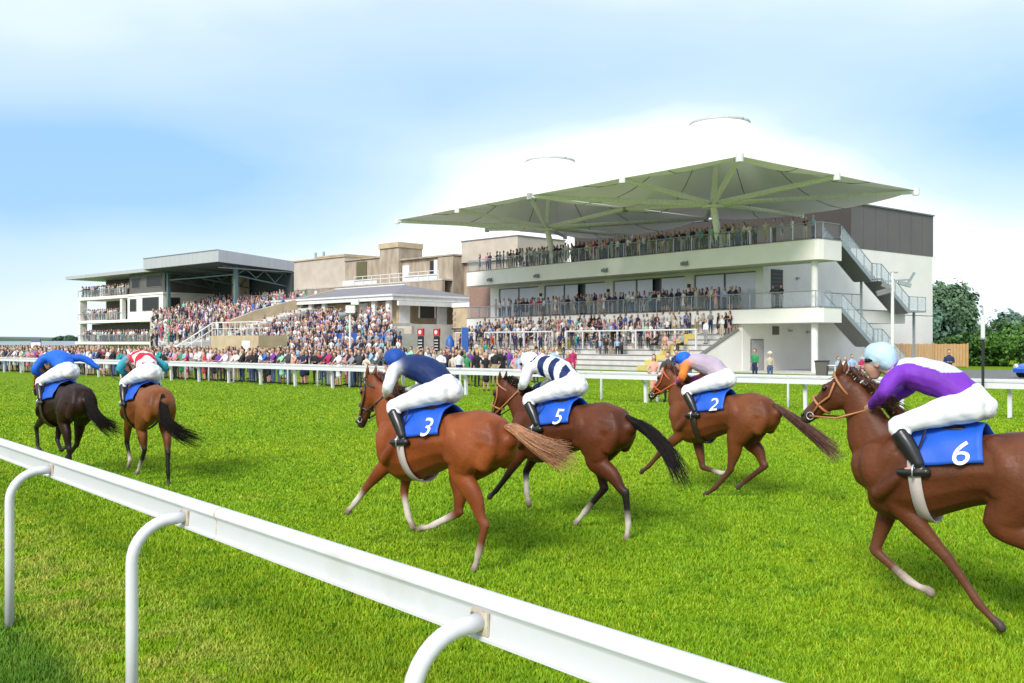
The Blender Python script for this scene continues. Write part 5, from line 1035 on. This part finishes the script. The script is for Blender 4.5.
def jockey(loc, th, label, jacket, sleeve, cap, cuff=None, capbrim=None, colfn=None, dz=0., turn=0., arms=None, spread=1., shift=0., head=(.42, 1.965)):
    e = empty('person', (loc[0], loc[1], 0), R(90+th), label, 'person', 'jockeys in the race')
    z = lambda v: v+dz; Y = (0, 1, 0)
    hip, mid, sh = (-.20, z(1.66)), (.04, z(1.80)), (.27, z(1.87)); hx, hz = head; hz += dz
    arms = arms or [((.30, .27, 1.68), (.52, .085, 1.575)), ((.30, -.27, 1.68), (.52, -.085, 1.575))]
    hip = (hip[0], hip[1])
    def leg(s, k, c):
        kn, an = (.27, s*.25*spread, z(1.485)), (.09, s*.29, z(1.21))
        if k == 'b': return [([(hip[0]-.02, s*.085, hip[1]-.01, .115, .13, c), (-.02, s*.15, z(1.59), .092, .105, c), (.15, s*.215, z(1.525), .072, .08, c), kn+(.060, .062, c), (.20, s*.265, z(1.40), .053, .06, c)], Y)]
        if k == 't': return [([(.235, s*.262, z(1.435), .058, .063, c), (.16, s*.275, z(1.33), .054, .06, c), an+(.040, .045, c)], Y), ([(.03, s*.292, z(1.165), .034, .034, c), (.13, s*.292, z(1.155), .040, .034, c), (.235, s*.29, z(1.15), .032, .024, c)], Y)]
        return [([(hip[0], s*.085, hip[1], .09, .10, c), (.15, s*.215, z(1.525), .055, .06, c), kn+(.045, .045, c), (.16, s*.275, z(1.33), .04, .045, c), an+(.03, .033, c), (.2, s*.29, z(1.155), .025, .02, c)], Y)]
    # body (skin), one continuous figure with face and hands
    B = [([(hip[0], 0, hip[1], .12, .10, 's'), (mid[0], 0, mid[1], .12, .09, 's'), (sh[0], 0, sh[1], .13, .08, 's'), (hx-.08, 0, hz-.06, .05, .05, 's'), (hx-.02, 0, hz-.03, .05, .05, 's')], Y),
         ([(hx+.045, 0, hz-.105, .040, .045, 's'), (hx+.045, 0, hz-.05, .066, .075, 's'), (hx+.02, 0, hz+.02, .072, .09, 's'), (hx, 0, hz+.06, .055, .07, 's')], Y),
         ([(hx+.105, 0, hz-.01, .012, .012, 's'), (hx+.135, 0, hz-.045, .016, .014, 's')], Y), ([(hx+.10, 0, hz-.078, .026, .010, 's'), (hx+.105, 0, hz-.080, .022, .008, 's')], Y)]
    for s in (1, -1): B.append(([(hx, s*.078, hz-.03, .012, .022, 's'), (hx-.01, s*.084, hz, .010, .026, 's')], Y)); B += leg(s, 'x', 's')
    hands = []
    for (ex, ey, ez), (wx, wy, wz) in arms:
        s = 1 if ey > 0 else -1; ez += dz; wz += dz; d = vnorm(np.array([wx-ex, wy-ey, wz-ez]))
        B.append(([(sh[0], s*.16, sh[1]-.02, .045, .045, 's'), (ex, ey, ez, .034, .034, 's'), (wx-d[0]*.06, wy-d[1]*.06, wz-d[2]*.06, .024, .026, 's'), (wx, wy, wz, .026, .030, 's'), (wx+d[0]*.055, wy+d[1]*.055, wz+d[2]*.055, .020, .040, 's')], (0, 1, 0)))
        base = np.array([wx, wy, wz])+d*.065
        for j in range(4):   # fingers closed round the rein
            o_ = np.array([0, 0, (.028, .010, -.009, -.027)[j]]); L0 = (.026, .030, .028, .021)[j]; ins = np.array([0, -s*1., 0])
            p0 = base+o_; p1 = p0+d*L0+ins*.006; p2 = p1+ins*L0*.9-d*.006; p3 = p2-d*L0*.75
            B.append(([(*p0, .0095, .0095, 's'), (*p1, .009, .009, 's'), (*p2, .0085, .0085, 's'), (*p3, .007, .007, 's')], (0, 0, 1)))
        t0 = np.array([wx, wy, wz])+d*.02+np.array([0, -s*.02, .025]); B.append(([(*t0, .011, .011, 's'), (*(t0+d*.03+np.array([0, -s*.018, .012])), .0105, .0105, 's'), (*(t0+d*.058+np.array([0, -s*.012, .008])), .008, .008, 's')], (0, 1, 0)))
    organic('body', B, .0085, e, {'s': M['skinj']}, smooth=2)
    # silks
    J = [([(hip[0]+.03, 0, hip[1]+.02, .150, .125, jacket), (mid[0]-.06, 0, mid[1]+.005, .168, .135, jacket), (mid[0]+.08, 0, mid[1]+.05, .180, .135, jacket), (sh[0]-.02, 0, sh[1]+.01, .18, .115, jacket), (sh[0]+.07, 0, sh[1]+.01, .10, .085, jacket), (sh[0]+.10, 0, sh[1]+.02, .065, .06, jacket)], Y)]
    for i, ((ex, ey, ez), (wx, wy, wz)) in enumerate(arms):
        s = 1 if ey > 0 else -1; ez += dz; wz += dz; cs_ = cuff or sleeve; d = vnorm(np.array([wx-ex, wy-ey, wz-ez]))
        J.append(([(sh[0]-.01, s*.12, sh[1], .075, .075, jacket), (sh[0]+.02, s*.185, sh[1]-.03, .072, .072, sleeve), ((sh[0]+ex)/2+.01, (s*.185+ey)/2, (sh[1]+ez)/2, .064, .064, sleeve), (ex, ey, ez, .056, .056, sleeve), ((ex+wx)/2, (ey+wy)/2, (ez+wz)/2, .048, .048, cs_), (wx-d[0]*.03, wy-d[1]*.03, wz-d[2]*.03, .032, .032, cs_)], Y))
    organic('silks', J, .012, e, M['silk'], smooth=4, colfn=colfn, wr=.008, wrs=15.)
    organic('breeches', leg(1, 'b', 'a')+leg(-1, 'b', 'a')+[([(hip[0]-.09, 0, hip[1]-.03, .10, .10, 'a'), (hip[0], 0, hip[1], .165, .145, 'a'), (hip[0]+.10, 0, hip[1]+.045, .150, .125, 'a')], Y)], .012, e, {'a': M['breech']}, smooth=4, wr=.007, wrs=16.)
    for s in (1, -1):
        bt = organic('boot', leg(s, 't', 'a'), .010, e, {'a': M['boot']}, smooth=3)
        mb = MB(); mb.tube([(.12+.0, s*.29-.055, z(1.19)), (.12, s*.29-.06, z(1.125)), (.12, s*.29+.06, z(1.125)), (.12, s*.29+.055, z(1.19)), (.12, s*.27, z(1.25)), (.12, s*.29-.055, z(1.19))], .007, 6); mb.build('stirrup', M['steel'], e, smooth=True)
        mb = MB(); mb.bar((.12, s*.272, z(1.25)), (.06, s*.235, z(1.47)), .028, .008); mb.build('stirrup_leather', M['leather'], e)
    # helmet with cap
    Hc = [([(hx-.075, 0, hz-.015, .085, .07, cap), (hx-.03, 0, hz+.035, .108, .11, cap), (hx+.015, 0, hz+.06, .106, .112, cap), (hx+.05, 0, hz+.075, .085, .085, cap)], (0, 1, 0)), ([(hx+.01, 0, hz+.115, .07, .075, cap), (hx+.015, 0, hz+.135, .03, .03, cap)], Y)]
    hm = organic('helmet', Hc, .009, e, M['silk'], smooth=3); mb = MB()
    hmv = [(hx+.085+.07*math.cos(t), .085*math.sin(t), hz+.035-.0*math.cos(t)) for t in np.linspace(-1.5, 1.5, 13)]; mb.prismz([(a, b_) for a, b_, c in hmv], hz+.028, hz+.038); mb.build('peak', mat('cap_peak', capbrim or cap, .5), hm)
    mb = MB(); mb.tube([(hx+.02, .088, hz+.02), (hx+.085, .06, hz+.012), (hx+.105, 0, hz+.010), (hx+.085, -.06, hz+.012), (hx+.02, -.088, hz+.02)], .016, 8); mb.build('goggles', M['eye'], e, smooth=True)
    return e
def T3(*p): return [(a, b, c) for a, b, c in p]
CH = (.245, .062, .014); BAY = (.105, .027, .008); DBAY = (.024, .008, .004); LB = (.21, .068, .018); BLK = (.014, .011, .010)
flax = mat('flaxen_tail', (.46, .24, .12), .5, (.30, .12, .05), 30); choc = mat('chestnut_tail', (.14, .05, .025), .5, (.05, .02, .015), 18)
redb = mat('orange_bridle', (.55, .10, .03), .5); tan = mat('tan_strap', (.40, .16, .06), .5)
RY = dict(
 A=dict(loc=(-7.15, 15.25), th=45, legs=[[(.42, .9), (.82, .72), (.78, .44), (.70, .36)], [(.40, .9), (.50, .52), (.30, .36), (.20, .40)], [(-.48, .92), (-.62, .46), (-.62, .16), (-.60, .03)], [(-.35, .86), (-.30, .50), (-.05, .34), (.06, .28)]],
   body=DBAY, points=BLK, label='dark brown racehorse farthest left with rider in royal blue', tail=T3((-1.04, -.02, 1.24), (-1.12, -.08, 1.02), (-1.18, -.20, .86), (-1.22, -.36, .76)), socks=(0, 0, 0, 0), bridle=redb),
 B=dict(loc=(-5.66, 14.8), th=36, legs=[[(.42, .9), (.62, .52), (.48, .26), (.55, .16)], [(.42, .9), (.70, .60), (.48, .40), (.42, .30)], [(-.35, .86), (-.42, .50), (-.12, .22), (-.02, .12)], [(-.55, .90), (-.80, .46), (-.84, .16), (-.86, .02)]],
   body=LB, points=BLK, label='bay racehorse second from the left with rider in red and white', tail=T3((-1.05, .02, 1.18), (-1.12, .0, .98), (-1.20, -.16, .80), (-1.28, -.42, .66)), socks=(1, 1, 1, 0)),
 C=dict(loc=(-.79, 9.28), th=52, legs=[[(.44, .93), (.78, .64), (.96, .46), (1.04, .38)], [(.42, .92), (.46, .60), (.39, .36), (.34, .28)], [(-.52, .93), (-.78, .44), (-.69, .15), (-.65, .025)], [(-.25, .84), (-.26, .47), (.07, .31), (.22, .26)]],
   body=CH, points=(.20, .062, .025), label='chestnut racehorse with four white socks and flaxen tail, nearest the rail', poll=(.80, 1.74), muz=(.99, 1.26), tail=T3((-1.06, .02, 1.32), (-1.26, .06, 1.24), (-1.50, .10, 1.16), (-1.72, .14, 1.12)), tailcol=flax, socks=(2, 2, 1, 2), number='3', girthm=M['girth'], maned=choc),
 D=dict(loc=(.54, 10.95), th=48, legs=[[(.42, .90), (.70, .54), (.90, .33), (.98, .26)], [(.42, .90), (.60, .57), (.58, .31), (.55, .20)], [(-.64, .87), (-1.0, .50), (-1.03, .18), (-1.01, .03)], [(-.42, .84), (-.55, .48), (-.27, .18), (-.17, .06)]],
   body=BAY, points=BLK, label='bay racehorse with black tail streaming behind, third from the right', poll=(.86, 1.66), muz=(1.06, 1.19), tail=T3((-1.06, 0, 1.24), (-1.25, .02, 1.16), (-1.50, .04, .95), (-1.70, .05, .66)), socks=(0, 2, 1, 1), number='5', dz=-.03, bridle=tan),
 E=dict(loc=(2.75, 13.2), th=46, legs=[[(.44, .86), (.80, .52), (1.0, .32), (1.10, .24)], [(.32, .78), (.22, .36), (-.08, .31), (-.20, .33)], [(-.45, .84), (-.36, .40), (-.10, .12), (.02, .03)], [(-.50, .85), (-.74, .46), (-.46, .24), (-.36, .15)]],
   body=(.16, .048, .014), points=(.10, .04, .02), label='reddish brown racehorse second from the right with orange bridle', poll=(.72, 1.74), muz=(1.04, 1.36), tail=T3((-1.06, 0, 1.22), (-1.28, .0, 1.08), (-1.58, .0, .88), (-1.84, .0, .68)), tailcol=choc, socks=(0, 1, 0, 0), number='2', dz=-.04, bridle=redb, maned=choc),
 F=dict(loc=(3.22, 7.16), th=50, legs=[[(.26, .86), (-.06, .52), (-.27, .22), (-.40, .09)], [(.42, .88), (.55, .46), (.28, .26), (.14, .20)], [(-.44, .86), (-.82, .54), (-.80, .23), (-.74, .10)], [(-.66, .90), (-1.06, .58), (-1.18, .30), (-1.26, .20)]],
   body=(.125, .038, .013), points=(.12, .045, .022), label='brown racehorse nearest the right edge with rider in purple', poll=(.76, 1.82), muz=(1.09, 1.49), tail=T3((-1.10, 0, 1.30), (-1.4, 0, 1.2), (-1.6, 0, 1.0)), tailcol=choc, socks=(0, 1, 0, 0), number='6', girthm=M['girth'], bridle=tan, maned=choc),
)
for k, d in RY.items(): horse('racehorse', **d)
RBL = (.012, .12, .60); WH = (.76, .76, .78); NV = (.006, .022, .10); TQ = (.02, .33, .42); RD = (.60, .02, .04)
def fa(co, C):
    C = C.copy(); m = (co[:, 0] > .24) & (np.abs(np.abs(co[:, 1])-.07) < .035); C[m] = WH; return C
def fb(co, C):
    C = C.copy(); b = np.abs(co[:, 1]) < .165; u = (co[:, 0]+.16)/.20; v = co[:, 1]/.17; dia = (np.abs((u % 1)-.5)*2+np.abs(((v+1) % 1)-.5)*1.1) < .78
    C[b & dia] = RD; C[b & ~dia] = WH; return C
def fc_(co, C):
    C = C.copy(); return C
def fd(co, C):
    C = C.copy(); m = (np.abs(co[:, 1]) < .2) & ((np.floor((co[:, 0]+.2)/.075).astype(int) % 2) == 0) & (np.abs(co[:, 1]) > .03); C[m] = NV; return C
def ff(co, C):
    C = C.copy(); m = (co[:, 2] > 1.885+.0*co[:, 0]) & (np.abs(co[:, 1]) < .14) & (co[:, 0] < .3); C[m] = (.55, .62, .80); return C
def jl(k): d = RY[k]; return dict(loc=d['loc'], th=d['th'], dz=d.get('dz', 0)+.0)
jockey(**jl('A'), label='rider in royal blue silks holding a whip out to the right', jacket=RBL, sleeve=RBL, cap=RBL, colfn=fa, arms=[((.34, .30, 1.66), (.50, .12, 1.56)), ((.16, -.42, 1.84), (.02, -.62, 1.66))], head=(.53, 1.80))
jockey(**jl('B'), label='rider in red and white diamond silks with turquoise sleeves', jacket=RD, sleeve=TQ, cap=WH, colfn=fb, arms=[((.22, .32, 1.70), (.50, .10, 1.58)), ((.16, -.36, 1.72), (.46, -.12, 1.60))], head=(.53, 1.80))
jockey(**jl('C'), label='rider in navy blue silks with white sleeves on the chestnut', jacket=NV, sleeve=WH, cap=(.01, .06, .30), colfn=fc_, head=(.48, 1.89))
jockey(**jl('D'), label='rider in white silks with navy bars', jacket=WH, sleeve=WH, cap=WH, colfn=fd, head=(.45, 1.87))
jockey(**jl('E'), label='rider in pale mauve silks with orange and magenta sleeves', jacket=(.42, .34, .42), sleeve=(.75, .20, .02), cuff=(.50, .06, .48), cap=(.01, .12, .62), head=(.46, 1.86))
jockey(**jl('F'), label='rider in purple silks with pale blue cap, at the right edge', jacket=(.17, .03, .42), sleeve=(.17, .03, .42), cap=(.45, .62, .72), colfn=ff, head=(.47, 1.95), arms=[((.34, .27, 1.74), (.52, .085, 1.60)), ((.34, -.27, 1.74), (.52, -.085, 1.60))])
wA = empty('whip', RY['A']['loc']+(0,), R(90+45), 'black whip held out in the right hand of the rider in royal blue', 'whip')
P('shaft', M['leather'], lambda b: b.tube([(.06, -.60, 1.71), (-.10, -.74, 1.57), (-.40, -.92, 1.36)], [.011, .008, .006], 8), wA, smooth=True); P('handle', M['boot'], lambda b: b.tube([(.10, -.57, 1.745), (.0, -.65, 1.66)], .014, 8), wA, smooth=True); P('flap', M['leather'], lambda b: b.bar((-.38, -.91, 1.375), (-.50, -.98, 1.29), .035, .008), wA)
bpy.context.view_layer.update()
